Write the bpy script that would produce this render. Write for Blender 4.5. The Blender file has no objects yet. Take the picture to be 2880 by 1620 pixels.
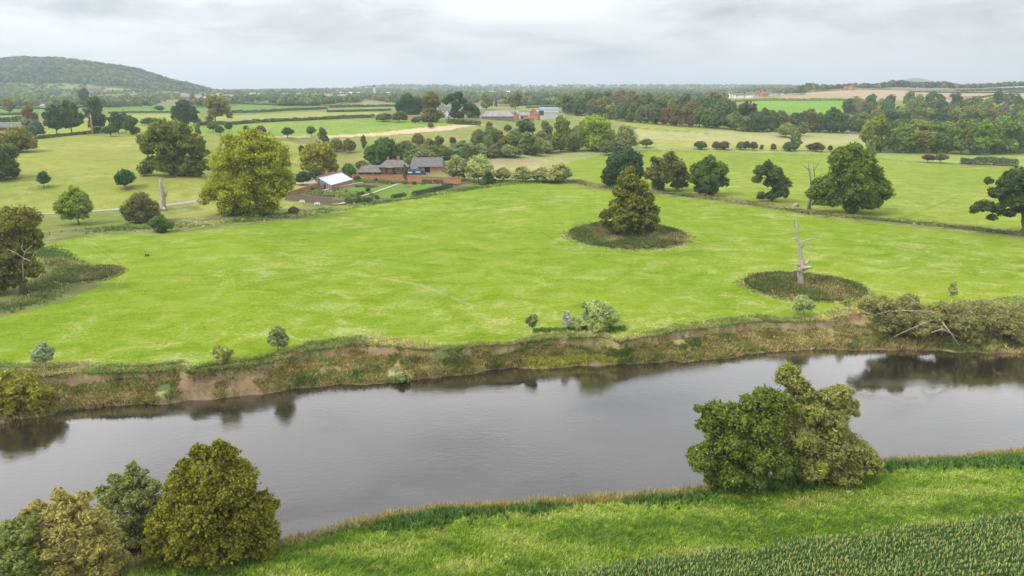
import bpy, math, random
import numpy as np
from mathutils import Vector
R = math.radians
sc = bpy.context.scene
C = sc.collection
# ------------------------------------------------------------------ camera
H = 50.0; PITCH = R(16.05); F = 1946.0
CT, ST = math.cos(PITCH), math.sin(PITCH)
cam = bpy.data.cameras.new('camera'); camo = bpy.data.objects.new('camera', cam); C.objects.link(camo)
camo.location = (0, 0, H); camo.rotation_euler = (math.pi/2 - PITCH, 0, 0)
cam.sensor_width = 36; cam.lens = F/2880*36; cam.clip_start = 0.5; cam.clip_end = 40000
sc.camera = camo
# ------------------------------------------------------------------ exposure, sky, sun
sc.view_settings.view_transform = 'Standard'; sc.view_settings.look = 'None'
sc.view_settings.gamma = 1; sc.view_settings.exposure = 0.72
try:
    sc.cycles.max_bounces = 6; sc.cycles.diffuse_bounces = 3; sc.cycles.transparent_max_bounces = 8
    sc.cycles.volume_bounces = 1
except Exception: pass
SUN_EL, SUN_AZ = R(48), R(-115)      # azimuth from +Y, negative = left
w = bpy.data.worlds.new("World"); sc.world = w; w.use_nodes = True
nt = w.node_tree; N = nt.nodes; Lk = nt.links
for n in list(N): N.remove(n)
out = N.new('ShaderNodeOutputWorld'); bg = N.new('ShaderNodeBackground')
sky = N.new('ShaderNodeTexSky'); sky.sky_type = 'NISHITA'; sky.sun_disc = False
sky.sun_elevation = SUN_EL; sky.sun_rotation = SUN_AZ
def mth(nt, op, a, b=None, c=None, clamp=False):
    n = nt.nodes.new('ShaderNodeMath'); n.operation = op; n.use_clamp = clamp
    for i, v in enumerate((a, b, c)):
        if v is None: continue
        if isinstance(v, (int, float)): n.inputs[i].default_value = v
        else: nt.links.new(v, n.inputs[i])
    return n.outputs[0]
def mixc(nt, f, a, b, mode='MIX'):
    n = nt.nodes.new('ShaderNodeMix'); n.data_type = 'RGBA'; n.blend_type = mode
    for s, v in ((0, f), (6, a), (7, b)):
        if isinstance(v, (int, float)): n.inputs[s].default_value = v
        elif isinstance(v, tuple): n.inputs[s].default_value = v if len(v) == 4 else (*v, 1)
        else: nt.links.new(v, n.inputs[s])
    return n.outputs[2]
def noise(nt, vec, scale, detail=4, rough=.55, dist=0, vscale=None):
    n = nt.nodes.new('ShaderNodeTexNoise'); n.inputs['Scale'].default_value = scale
    n.inputs['Detail'].default_value = detail; n.inputs['Roughness'].default_value = rough
    n.inputs['Distortion'].default_value = dist
    if vscale:
        m = nt.nodes.new('ShaderNodeMapping'); m.inputs['Scale'].default_value = vscale
        nt.links.new(vec, m.inputs[0]); vec = m.outputs[0]
    nt.links.new(vec, n.inputs['Vector'])
    return n.outputs['Fac']
def ramp(nt, fac, stops):
    n = nt.nodes.new('ShaderNodeValToRGB'); nt.links.new(fac, n.inputs[0])
    el = n.color_ramp.elements
    while len(el) < len(stops): el.new(.5)
    for e, (p, c) in zip(el, stops): e.position = p; e.color = c if len(c) == 4 else (*c, 1)
    return n.outputs[0]
tc = N.new('ShaderNodeTexCoord'); sep = N.new('ShaderNodeSeparateXYZ'); Lk.new(tc.outputs['Generated'], sep.inputs[0])
n1 = noise(nt, tc.outputs['Generated'], 3.4, 8, .58, .25, (1, 1, 4.2))
n2 = noise(nt, tc.outputs['Generated'], 1.6, 5, .5, .3, (1, 1, 3))
cl = mth(nt, 'ADD', mth(nt, 'MULTIPLY', n1, .68), mth(nt, 'MULTIPLY', n2, .32))
zc = mth(nt, 'MAXIMUM', sep.outputs[2], 0)
cloud = ramp(nt, cl, [(.38, (4.3, 4.6, 4.95)), (.455, (5.9, 6.15, 6.4)), (.52, (7.4, 7.55, 7.7)), (.62, (8.6, 8.62, 8.65))])
haz = ramp(nt, mth(nt, 'MULTIPLY', zc, 16, clamp=True), [(0, (1, 1, 1)), (1, (0, 0, 0))])
cloud = mixc(nt, haz, cloud, (7.5, 7.75, 8.0))
up = mth(nt, 'MULTIPLY', mth(nt, 'ADD', 1.0, mth(nt, 'MULTIPLY', zc, 2.0)), mth(nt, 'SUBTRACT', 1.0, mth(nt, 'MULTIPLY', sep.outputs[0], .20)))
cb = N.new('ShaderNodeVectorMath'); cb.operation = 'SCALE'; Lk.new(cloud, cb.inputs[0]); Lk.new(up, cb.inputs[3])
mx = mixc(nt, .93, sky.outputs[0], cb.outputs[0])
Lk.new(mx, bg.inputs[0]); bg.inputs[1].default_value = 0.0635; Lk.new(bg.outputs[0], out.inputs[0])
sl = bpy.data.lights.new('sun', 'SUN'); sl.energy = 1.5; sl.angle = R(12); sl.color = (1, .95, .86)
so = bpy.data.objects.new('sun', sl); C.objects.link(so); so.location = (-60, 0, 120)
sd = Vector((math.sin(SUN_AZ)*math.cos(SUN_EL), math.cos(SUN_AZ)*math.cos(SUN_EL), math.sin(SUN_EL)))
so.rotation_euler = sd.to_track_quat('Z', 'Y').to_euler()

# ------------------------------------------------------------------ numeric helpers
rng = np.random.default_rng(7)
def us(px, py):
    cx = (px-1440)/F; cy = (810-py)/F; d = CT + cy*ST
    return cx/d, (-ST + cy*CT)/d
def vnoise(x, y, seed=0):
    xi = np.floor(x); yi = np.floor(y); fx = x-xi; fy = y-yi
    fx = fx*fx*(3-2*fx); fy = fy*fy*(3-2*fy)
    def h(a, b):
        v = np.sin(a*127.1 + b*311.7 + seed*74.7)*43758.5453
        return v-np.floor(v)
    return (h(xi, yi)*(1-fx)+h(xi+1, yi)*fx)*(1-fy) + (h(xi, yi+1)*(1-fx)+h(xi+1, yi+1)*fx)*fy
def fbm(x, y, sc_, o=4, seed=0):
    r = 0; a = .5; t = 0
    for i in range(o):
        r = r + a*vnoise(x*sc_, y*sc_, seed+i); t += a; a *= .5; sc_ *= 2.03
    return r/t
def Wp(px, py, Y):
    u, s = us(px, py); return np.array((u*Y, Y, H+s*Y))
WATER = -4.5
def line(pts, z):
    xs, ys = [], []
    for px, py in pts:
        u, s = us(px, py); Y = (z-H)/s; xs.append(u*Y); ys.append(Y)
    return np.array(xs), np.array(ys)
far_top = line([(-900,1100),(0,1062),(230,1050),(500,1040),(530,1052),(780,1018),(870,985),(1000,972),(1260,985),(1400,972),(1560,950),(1690,945),(1740,960),(1900,935),(2150,905),(2320,900),(2420,880),(2560,905),(2700,880),(2880,866),(3800,800)], -.2)
far_wat = line([(-900,1260),(0,1186),(200,1150),(500,1132),(640,1115),(770,1102),(960,1084),(1120,1080),(1300,1052),(1440,1036),(1560,1038),(1800,1023),(2000,1010),(2200,990),(2320,982),(2500,985),(2640,984),(2780,996),(2880,990),(3800,950)], WATER)
near_wat = line([(-900,1760),(0,1650),(400,1590),(800,1532),(960,1492),(1240,1440),(1440,1432),(1700,1405),(1950,1392),(2200,1345),(2440,1310),(2880,1282),(3800,1200)], WATER)
def il(L, x): return np.interp(x, L[0], L[1])
COLS = [-600,0,100,200,300,400,480,540,620,960,1100,1300,1600,2000,2160,2400,2700,2880,3400]
Lf = [(0,0),(290,1),(330,8.5),(390,12),(480,15),(560,16),(680,17),(850,19.4),(1050,22),(1350,22),(1900,28),(2100,34)]
Md = [(0,0),(407,0),(445,2),(500,6.3),(540,10.8),(580,15),(630,19.8),(700,21.3),(850,21.5),(1050,22.4),(1400,23),(2000,26),(3200,30)]
Rt = [(0,0),(420,0),(500,1.2),(560,3.8),(600,6.4),(650,10.8),(720,15.4),(800,17),(1000,21),(1200,24),(1600,27),(2600,32)]
Rr = [(0,0),(500,-1),(580,-.6),(640,3.5),(850,9),(950,13.4),(1100,23.7),(1200,27),(1350,34),(1500,42),(1650,48),(1750,48),(2200,30),(3600,34)]
Ml = [(0,0),(340,2),(400,4),(445,7),(500,10),(560,15.5),(630,18.5),(700,20),(850,20.8),(1050,22.4),(1400,23),(2000,27),(3200,30)]
def hillc(zr): return Lf + [(2350, 34+(zr-34)*.45),(2800,zr),(3000,zr-3),(3800,30),(9000,15)]
prof = {-600:hillc(120),0:hillc(151),100:hillc(160),200:hillc(154),300:hillc(134),400:hillc(108),480:hillc(82),540:hillc(57),
 620:Ml+[(5000,32),(9000,20)],960:Md+[(5000,46),(6500,30),(9000,20)],1100:Md+[(3600,34),(4100,52),(4300,40),(5000,72),(6500,30),(9000,20)],1300:Md+[(3600,34),(4100,50),(4300,40),(5000,70),(6500,30),(9000,20)],
 1600:Rt+[(3500,34),(3900,48),(4200,38),(5000,70),(6500,30),(9000,20)],2000:Rt+[(4200,38),(5000,70),(6500,30),(9000,20)],2160:[(0,0),(520,0),(600,3),(660,8),(760,12),(900,15),(1100,22),(1300,29),(1500,37),(1600,39),(2000,33),(5000,66),(9000,20)],
 2400:Rr+[(5000,60),(9000,20)],2700:Rr+[(5000,60),(9000,20)],2880:[(a,b+(5 if 1500<=a<1800 else 0)) for a,b in Rr]+[(5000,60),(9000,20)],3400:[(a,b+(9 if 1500<=a<1800 else 0)) for a,b in Rr]+[(5000,60),(9000,20)]}
YK = np.array([0,200,290,310,330,360,390,420,445,480,500,540,580,600,640,680,720,760,800,850,900,950,1000,1050,1100,1200,1300,1400,1500,1600,1650,1750,1900,2100,2200,2350,2600,2800,3000,3300,3800,4300,4600,5000,5600,6500,9000,30000.])
UC = np.array([us(c, 300)[0] for c in COLS])
ZT = np.array([np.interp(YK, [p[0] for p in prof[c]], [p[1] for p in prof[c]]) for c in COLS])
def base_h(x, Y):
    u = x/np.maximum(Y, 1)
    i = np.clip(np.searchsorted(UC, u)-1, 0, len(UC)-2); fu = np.clip((u-UC[i])/(UC[i+1]-UC[i]), 0, 1); fu = fu*fu*(3-2*fu)
    j = np.clip(np.searchsorted(YK, Y)-1, 0, len(YK)-2); fy = np.clip((Y-YK[j])/(YK[j+1]-YK[j]), 0, 1)
    return (ZT[i, j]*(1-fu)+ZT[i+1, j]*fu)*(1-fy) + (ZT[i, j+1]*(1-fu)+ZT[i+1, j+1]*fu)*fy
def smooth_h(x, Y):
    d = np.where(Y > 250, Y*.02, 0)
    return (base_h(x, Y-d*1.5)+base_h(x, Y-d*.5)+base_h(x, Y+d*.5)+base_h(x, Y+d*1.5))/4
def bank_lines(x):
    ft = il(far_top, x) + (fbm(x, x*0, .16, 3, 5)-.5)*2.2
    fw = il(far_wat, x) + (fbm(x, x*0, .22, 3, 9)-.5)*2.4
    nw = il(near_wat, x) + (fbm(x, x*0, .25, 3, 11)-.5)*1.6
    return ft, fw, nw
def gh(x, Y):
    x = np.asarray(x, float); Y = np.asarray(Y, float)
    z = smooth_h(x, Y) + np.where(Y > 130, (fbm(x, Y, .012, 3, 3)-.5)*1.2*np.clip((Y-130)/120, 0, 1), 0)
    z = z + np.where((Y > 2000) & (Y < 3300) & (x < -500), (fbm(x, Y, .006, 3, 13)-.5)*26*np.clip((Y-2000)/300, 0, 1), 0)
    z = z + 125*np.exp(-((x/np.maximum(Y, 1)-.555)/.035)**2)*np.clip((Y-7200)/900, 0, 1) + 70*np.exp(-((x/np.maximum(Y, 1)-.63)/.06)**2)*np.clip((Y-7200)/900, 0, 1)
    ft, fw, nw = bank_lines(x)
    t = (Y-fw)/np.maximum(ft-fw, 1)
    lip = .5+1.6*np.clip(fbm(x, x*0, .07, 2, 21)*2-.6, 0, 1)
    bz = np.interp(t, [0, .06, .45, .9, .965, 1.0, 1.3], [WATER, WATER+.45, -3.1, -2.0, -1.75, -.15, 0])
    bz = np.where((t > .9) & (t < 1), bz+(1.6-lip)*.5*np.sin((t-.9)*10*math.pi), bz) + np.where((t > .05) & (t < .95), (fbm(x, Y, .35, 3, 31)-.5)*1.3, 0)
    z = np.where((t >= 0) & (t < 1.3), np.where(t < 1, bz, np.minimum(z, bz)), z)
    z = np.where((Y < fw), WATER-np.minimum((fw-Y)*.5, 2.5), z)
    d = nw-Y
    nz = np.interp(d, [-6, 0, 1.5, 4, 9, 30], [WATER-2.5, WATER, -3.6, -2.3, -1.6, -1.0]) + np.where(d > 1, (fbm(x, Y, .25, 3, 41)-.5)*.7, 0)
    z = np.where(d > -5, nz, z)
    return z
YM = np.concatenate([np.geomspace(30, 1200, 1500), np.geomspace(1210, 8000, 600)])
def G(px, py):
    u, s = us(px, py)
    d = H + s*YM - gh(u*YM, YM)
    k = np.argmax(d < 0)
    if d[k] >= 0:
        k = int(np.argmin(np.where(YM > 400, d/YM, 9))); return np.array((u*YM[k], YM[k], float(gh(u*YM[k], YM[k]))))
    a = d[k-1]/(d[k-1]-d[k]) if k > 0 and d[k-1] != d[k] else 0
    Y = YM[k-1]+(YM[k]-YM[k-1])*a
    return np.array((u*Y, Y, float(gh(u*Y, Y))))
def depth(p): return p[1]*CT + (H-p[2])*ST
def pxof(x, Y, z):
    return 1440 + F*x/(Y*CT+(H-z)*ST)
def pyof(x, Y, z):
    return 810 - F*(Y*(-ST)*-1*-1 + 0)/(1) if False else 810 - F*((z-H)*CT + Y*ST)/(Y*CT+(H-z)*ST)

# ------------------------------------------------------------------ mesh helpers
def meta(o, label=None, cat=None, group=None, kind=None):
    for k, v in (('label', label), ('category', cat), ('group', group), ('kind', kind)):
        if v: o[k] = v
    return o
def new_mesh(name, V, faces, mat=None, tint=None, parent=None, smooth=False, loops=None):
    """V (n,3); faces (m,k) array of constant k, or list of tuples"""
    me = bpy.data.meshes.new(name)
    if isinstance(faces, np.ndarray):
        m, k = faces.shape
        me.vertices.add(len(V)); me.vertices.foreach_set('co', np.asarray(V, np.float32).ravel())
        me.loops.add(m*k); me.loops.foreach_set('vertex_index', faces.astype(np.int32).ravel())
        me.polygons.add(m); me.polygons.foreach_set('loop_start', np.arange(0, m*k, k, dtype=np.int32))
        me.update(calc_edges=True)
    else:
        me.from_pydata([tuple(map(float, v)) for v in V], [], [tuple(f) for f in faces])
    if smooth: me.polygons.foreach_set('use_smooth', np.ones(len(me.polygons), bool))
    if tint is not None:
        a = me.color_attributes.new('tint', 'FLOAT_COLOR', 'POINT')
        T = np.ones((len(V), 4), np.float32); T[:, :tint.shape[1]] = tint
        a.data.foreach_set('color', T.ravel())
    if mat: me.materials.append(mat)
    o = bpy.data.objects.new(name, me); C.objects.link(o)
    if parent: o.parent = parent
    return o
def empty(name, loc, rz=0):
    o = bpy.data.objects.new(name, None); C.objects.link(o); o.location = [float(v) for v in loc]; o.rotation_euler = (0, 0, rz); o.empty_display_size = .5
    return o
class MB:
    def __init__(s): s.v = []; s.f = []
    def add(s, vs, fs):
        n = len(s.v); s.v += [tuple(v) for v in vs]; s.f += [tuple(i+n for i in f) for f in fs]; return s
    def box(s, x0, x1, y0, y1, z0, z1):
        return s.add([(x0,y0,z0),(x1,y0,z0),(x1,y1,z0),(x0,y1,z0),(x0,y0,z1),(x1,y0,z1),(x1,y1,z1),(x0,y1,z1)],
                     [(0,3,2,1),(4,5,6,7),(0,1,5,4),(1,2,6,5),(2,3,7,6),(3,0,4,7)])
    def gable(s, x0, x1, y0, y1, z0, z1, t=.18):       # ridge along x, solid slab pair
        ym = (y0+y1)/2
        return s.add([(x0,y0,z0),(x1,y0,z0),(x0,ym,z1),(x1,ym,z1),(x0,y1,z0),(x1,y1,z0),(x0,y0,z0-t),(x1,y0,z0-t),(x0,ym,z1-t),(x1,ym,z1-t),(x0,y1,z0-t),(x1,y1,z0-t)],
            [(0,1,3,2),(2,3,5,4),(7,6,8,9),(9,8,10,11),(0,6,7,1),(5,11,10,4),(0,2,8,6),(2,4,10,8),(1,7,9,3),(3,9,11,5)])
    def hip(s, x0, x1, y0, y1, z0, z1, ins, t=.15):
        ym = (y0+y1)/2
        return s.add([(x0,y0,z0),(x1,y0,z0),(x1,y1,z0),(x0,y1,z0),(x0+ins,ym,z1),(x1-ins,ym,z1),(x0,y0,z0-t),(x1,y0,z0-t),(x1,y1,z0-t),(x0,y1,z0-t)],
            [(0,1,5,4),(1,2,5),(2,3,4,5),(3,0,4),(9,8,7,6),(0,6,7,1),(1,7,8,2),(2,8,9,3),(3,9,6,0)])
    def gwall(s, x0, x1, y0, y1, z0, ze, zr):           # walls with gable ends, ridge along x
        ym = (y0+y1)/2
        return s.add([(x0,y0,z0),(x1,y0,z0),(x1,y1,z0),(x0,y1,z0),(x0,y0,ze),(x1,y0,ze),(x1,y1,ze),(x0,y1,ze),(x0,ym,zr),(x1,ym,zr)],
            [(0,1,5,4),(2,3,7,6),(1,2,6,9,5),(3,0,4,8,7),(4,5,9,8),(9,6,7,8)])
    def tube(s, pts, rad, n=7):
        pts = [Vector(p) for p in pts]; rings = []
        for i, p in enumerate(pts):
            d = (pts[min(i+1, len(pts)-1)]-pts[max(i-1, 0)]).normalized()
            a = d.orthogonal().normalized() if i == 0 else (a-d*a.dot(d)).normalized()
            b = d.cross(a); r = rad[i]; base = len(s.v)
            for k in range(n):
                t = 2*math.pi*k/n; s.v.append(tuple(p+(a*math.cos(t)+b*math.sin(t))*r))
            rings.append(base)
        for i in range(len(rings)-1):
            for k in range(n):
                s.f.append((rings[i]+k, rings[i]+(k+1)%n, rings[i+1]+(k+1)%n, rings[i+1]+k))
        s.f.append(tuple(rings[-1]+k for k in range(n))); s.f.append(tuple(rings[0]+n-1-k for k in range(n)))
        return s
    def build(s, name, mat, parent=None, smooth=False): return new_mesh(name, s.v, s.f, mat, None, parent, smooth)

# ------------------------------------------------------------------ materials
MATS = {}
def mat(name, fn):
    m = bpy.data.materials.new(name); m.use_nodes = True; t = m.node_tree
    for n in list(t.nodes): t.nodes.remove(n)
    o = t.nodes.new('ShaderNodeOutputMaterial'); fn(t, o); MATS[name] = m; return m
def pr(t, col, rough=.8, spec=.2, **k):
    p = t.nodes.new('ShaderNodeBsdfPrincipled'); p.inputs['Roughness'].default_value = rough
    p.inputs['Specular IOR Level'].default_value = spec
    if isinstance(col, tuple): p.inputs['Base Color'].default_value = (*col[:3], 1)
    else: t.links.new(col, p.inputs['Base Color'])
    return p
def simple(name, c1, c2=None, scale=1.5, rough=.8, spec=.2, vs=None, metallic=0):
    c2 = c2 or tuple(v*.7 for v in c1)
    def fn(t, o):
        g = t.nodes.new('ShaderNodeTexCoord')
        n = noise(t, g.outputs['Object'], scale, 5, .6, .2, vs)
        col = ramp(t, n, [(.32, c2), (.66, c1)])
        p = pr(t, col, rough, spec); p.inputs['Metallic'].default_value = metallic
        t.links.new(p.outputs[0], o.inputs[0])
    return mat(name, fn)
def leaf_fn(t, o):
    a = t.nodes.new('ShaderNodeAttribute'); a.attribute_name = 'tint'
    oi = t.nodes.new('ShaderNodeObjectInfo')
    col = mixc(t, 1.0, oi.outputs['Color'], a.outputs['Color'], 'MULTIPLY')
    col = mixc(t, 1.0, col, (1.66, 1.86, 1.40), 'MULTIPLY')
    p = pr(t, col, .65, .2)
    tr = t.nodes.new('ShaderNodeBsdfTranslucent'); t.links.new(col, tr.inputs[0])
    m = t.nodes.new('ShaderNodeMixShader'); m.inputs[0].default_value = .36
    t.links.new(p.outputs[0], m.inputs[1]); t.links.new(tr.outputs[0], m.inputs[2]); t.links.new(m.outputs[0], o.inputs[0])
LEAF = mat('leaf', leaf_fn)
BARK = simple('bark', (.17, .145, .115), (.07, .06, .045), 2.5, .9, .1, (3, 3, .6))
PALEWOOD = simple('pale_wood', (.50, .44, .36), (.26, .21, .165), 1.6, .8, .15, (3, 3, .5))
GREYWOOD = simple('grey_wood', (.30, .27, .23), (.16, .14, .11), 1.8, .85, .15)
def brick_fn(c1, c2, mo):
    def fn(t, o):
        g = t.nodes.new('ShaderNodeTexCoord')
        b = t.nodes.new('ShaderNodeTexBrick'); b.inputs['Scale'].default_value = 2.2
        b.inputs['Color1'].default_value = (*c1, 1); b.inputs['Color2'].default_value = (*c2, 1); b.inputs['Mortar'].default_value = (*mo, 1)
        mp = t.nodes.new('ShaderNodeMapping'); mp.inputs['Rotation'].default_value = (math.pi/2, 0, 0)
        t.links.new(g.outputs['Object'], mp.inputs[0]); t.links.new(mp.outputs[0], b.inputs['Vector'])
        n = noise(t, g.outputs['Object'], .7, 5, .6)
        c = mixc(t, ramp(t, n, [(.35, (0, 0, 0)), (.7, (.6, .6, .6))]), b.outputs[0], tuple(v*.55 for v in c1))
        t.links.new(pr(t, c, .85, .15).outputs[0], o.inputs[0])
    return fn
BRICK = mat('red_brick', brick_fn((.50, .20, .115), (.43, .165, .10), (.48, .32, .24)))
BRICKD = mat('dark_brick', brick_fn((.20, .07, .05), (.16, .055, .04), (.16, .09, .07)))
STONE = mat('rubble_stone', brick_fn((.27, .23, .18), (.17, .145, .12), (.2, .17, .14)))
SLATE = simple('grey_roof_slate', (.165, .16, .165), (.09, .09, .09), .9, .6, .3)
LICHEN = simple('lichen_roof', (.22, .21, .18), (.11, .11, .105), .6, .8, .2)
TILE = simple('clay_tile', (.33, .14, .09), (.22, .1, .07), 1.2)
WHITE = simple('white_paint', (.78, .78, .76), (.66, .66, .65), 1.0, .6, .3)
GLASSW = simple('white_glass', (.62, .66, .69), (.52, .57, .61), .35, .25, .5)  # flat pale colour for the greenhouse roof panes
DARKGL = simple('window_glass', (.03, .035, .04), (.02, .02, .025), 1, .1, .5)
BLACKO = simple('opening_shade', (.012, .011, .01), (.008, .008, .008), 1)  # near-black colour painted in for the shade inside openings
SHEETG = simple('grey_sheet_roof', (.33, .31, .29), (.22, .20, .19), .25, .7, .3, (3, .3, 1))
BLUEM = simple('dark_blue_sheet', (.03, .042, .075), (.022, .03, .05), .4, .5, .4)
BLUEL = simple('blue_grey_roof', (.25, .31, .38), (.18, .23, .29), .3, .45, .4)
BLUET = simple('blue_tarpaulin', (.03, .085, .23), (.02, .05, .15), .8, .5, .4)
PALEWALL = simple('pale_cladding', (.52, .54, .55), (.40, .42, .43), .4)
TIMBER = simple('timber', (.25, .2, .15), (.15, .12, .09), 2)
GRAVEL = simple('gravel', (.36, .34, .31), (.26, .245, .22), .9, .9, .1)
SAND = simple('pale_path', (.46, .38, .30), (.36, .30, .23), .8, .9, .1)
SKIN = simple('skin', (.45, .28, .2), (.4, .24, .17), 3)
WOOL = simple('wool', (.60, .56, .48), (.48, .44, .37), 4, .95, .05)
def cloth(n, c): return simple('cloth_'+n, c, tuple(v*.75 for v in c), 5, .9, .1)

def ground_fn(t, o):
    a = t.nodes.new('ShaderNodeAttribute'); a.attribute_name = 'tint'
    g = t.nodes.new('ShaderNodeNewGeometry'); P = g.outputs['Position']
    f1 = noise(t, P, 1.3, 6, .74, 1.4, (.8, 1.0, 1))
    f2 = noise(t, P, .11, 6, .66, .7, (1, 1.3, 1))
    f3 = noise(t, P, 4.5, 3, .6)
    f4 = noise(t, P, .017, 4, .55, .4)
    n = mth(t, 'ADD', mth(t, 'MULTIPLY', f1, .55), mth(t, 'MULTIPLY', f2, .45))
    dry = ramp(t, n, [(.50, (0, 0, 0)), (.545, (.5, .5, .5)), (.60, (1.2, 1.2, 1.2))])
    dk = ramp(t, n, [(.39, (.62, .72, .6)), (.47, (1, 1, 1))])
    col = mixc(t, 1.0, a.outputs['Color'], dk, 'MULTIPLY')
    big = ramp(t, f4, [(.32, (.86, .93, .9)), (.68, (1.14, 1.06, 1.1))])
    col = mixc(t, 1.0, col, big, 'MULTIPLY')
    straw = mixc(t, .55, a.outputs['Color'], (.50, .44, .24))
    amt = mth(t, 'MULTIPLY', mth(t, 'MULTIPLY', dry, a.outputs['Alpha']), 1.0, clamp=True)
    col = mixc(t, amt, col, straw)
    fine = ramp(t, f3, [(.3, (.80, .80, .80)), (.7, (1.18, 1.18, 1.18))])
    col = mixc(t, 1.0, col, fine, 'MULTIPLY')
    p = pr(t, col, .95, .05)
    bp = t.nodes.new('ShaderNodeBump'); bp.inputs['Strength'].default_value = .5; bp.inputs['Distance'].default_value = .35
    t.links.new(mth(t, 'ADD', f1, mth(t, 'MULTIPLY', f3, .3)), bp.inputs['Height']); t.links.new(bp.outputs[0], p.inputs['Normal'])
    t.links.new(p.outputs[0], o.inputs[0])
GROUND = mat('grassland', ground_fn)
def water_fn(t, o):
    g = t.nodes.new('ShaderNodeNewGeometry'); P = g.outputs['Position']
    r1 = noise(t, P, .9, 4, .55, .8, (.8, 1.5, 1)); r2 = noise(t, P, .05, 4, .6, 1.2, (.7, 1.6, 1)); r3 = noise(t, P, 4.5, 2, .5, .3, (1, 1.4, 1))
    bp = t.nodes.new('ShaderNodeBump'); bp.inputs['Distance'].default_value = .05
    t.links.new(ramp(t, r2, [(.38, (.12, .12, .12)), (.66, (.62, .62, .62))]), bp.inputs['Strength'])
    t.links.new(mth(t, 'ADD', r1, mth(t, 'MULTIPLY', r3, .22)), bp.inputs['Height'])
    body = t.nodes.new('ShaderNodeBsdfDiffuse')
    t.links.new(ramp(t, r2, [(.3, (.016, .012, .008)), (.7, (.024, .019, .015))]), body.inputs[0])
    gl = t.nodes.new('ShaderNodeBsdfGlossy'); gl.inputs['Roughness'].default_value = .07; gl.inputs['Color'].default_value = (1, .98, .97, 1)
    t.links.new(ramp(t, r2, [(.35, (.04, .04, .04)), (.65, (.13, .13, .13))]), gl.inputs['Roughness'])
    fr = t.nodes.new('ShaderNodeFresnel'); fr.inputs['IOR'].default_value = 1.5
    t.links.new(bp.outputs[0], gl.inputs['Normal']); t.links.new(bp.outputs[0], fr.inputs['Normal'])
    f = mth(t, 'MULTIPLY', mth(t, 'POWER', fr.outputs[0], 1.3), 4.8, clamp=True)
    m = t.nodes.new('ShaderNodeMixShader'); t.links.new(f, m.inputs[0]); t.links.new(body.outputs[0], m.inputs[1]); t.links.new(gl.outputs[0], m.inputs[2])
    t.links.new(m.outputs[0], o.inputs[0])
WATERM = mat('river_water', water_fn)

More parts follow.
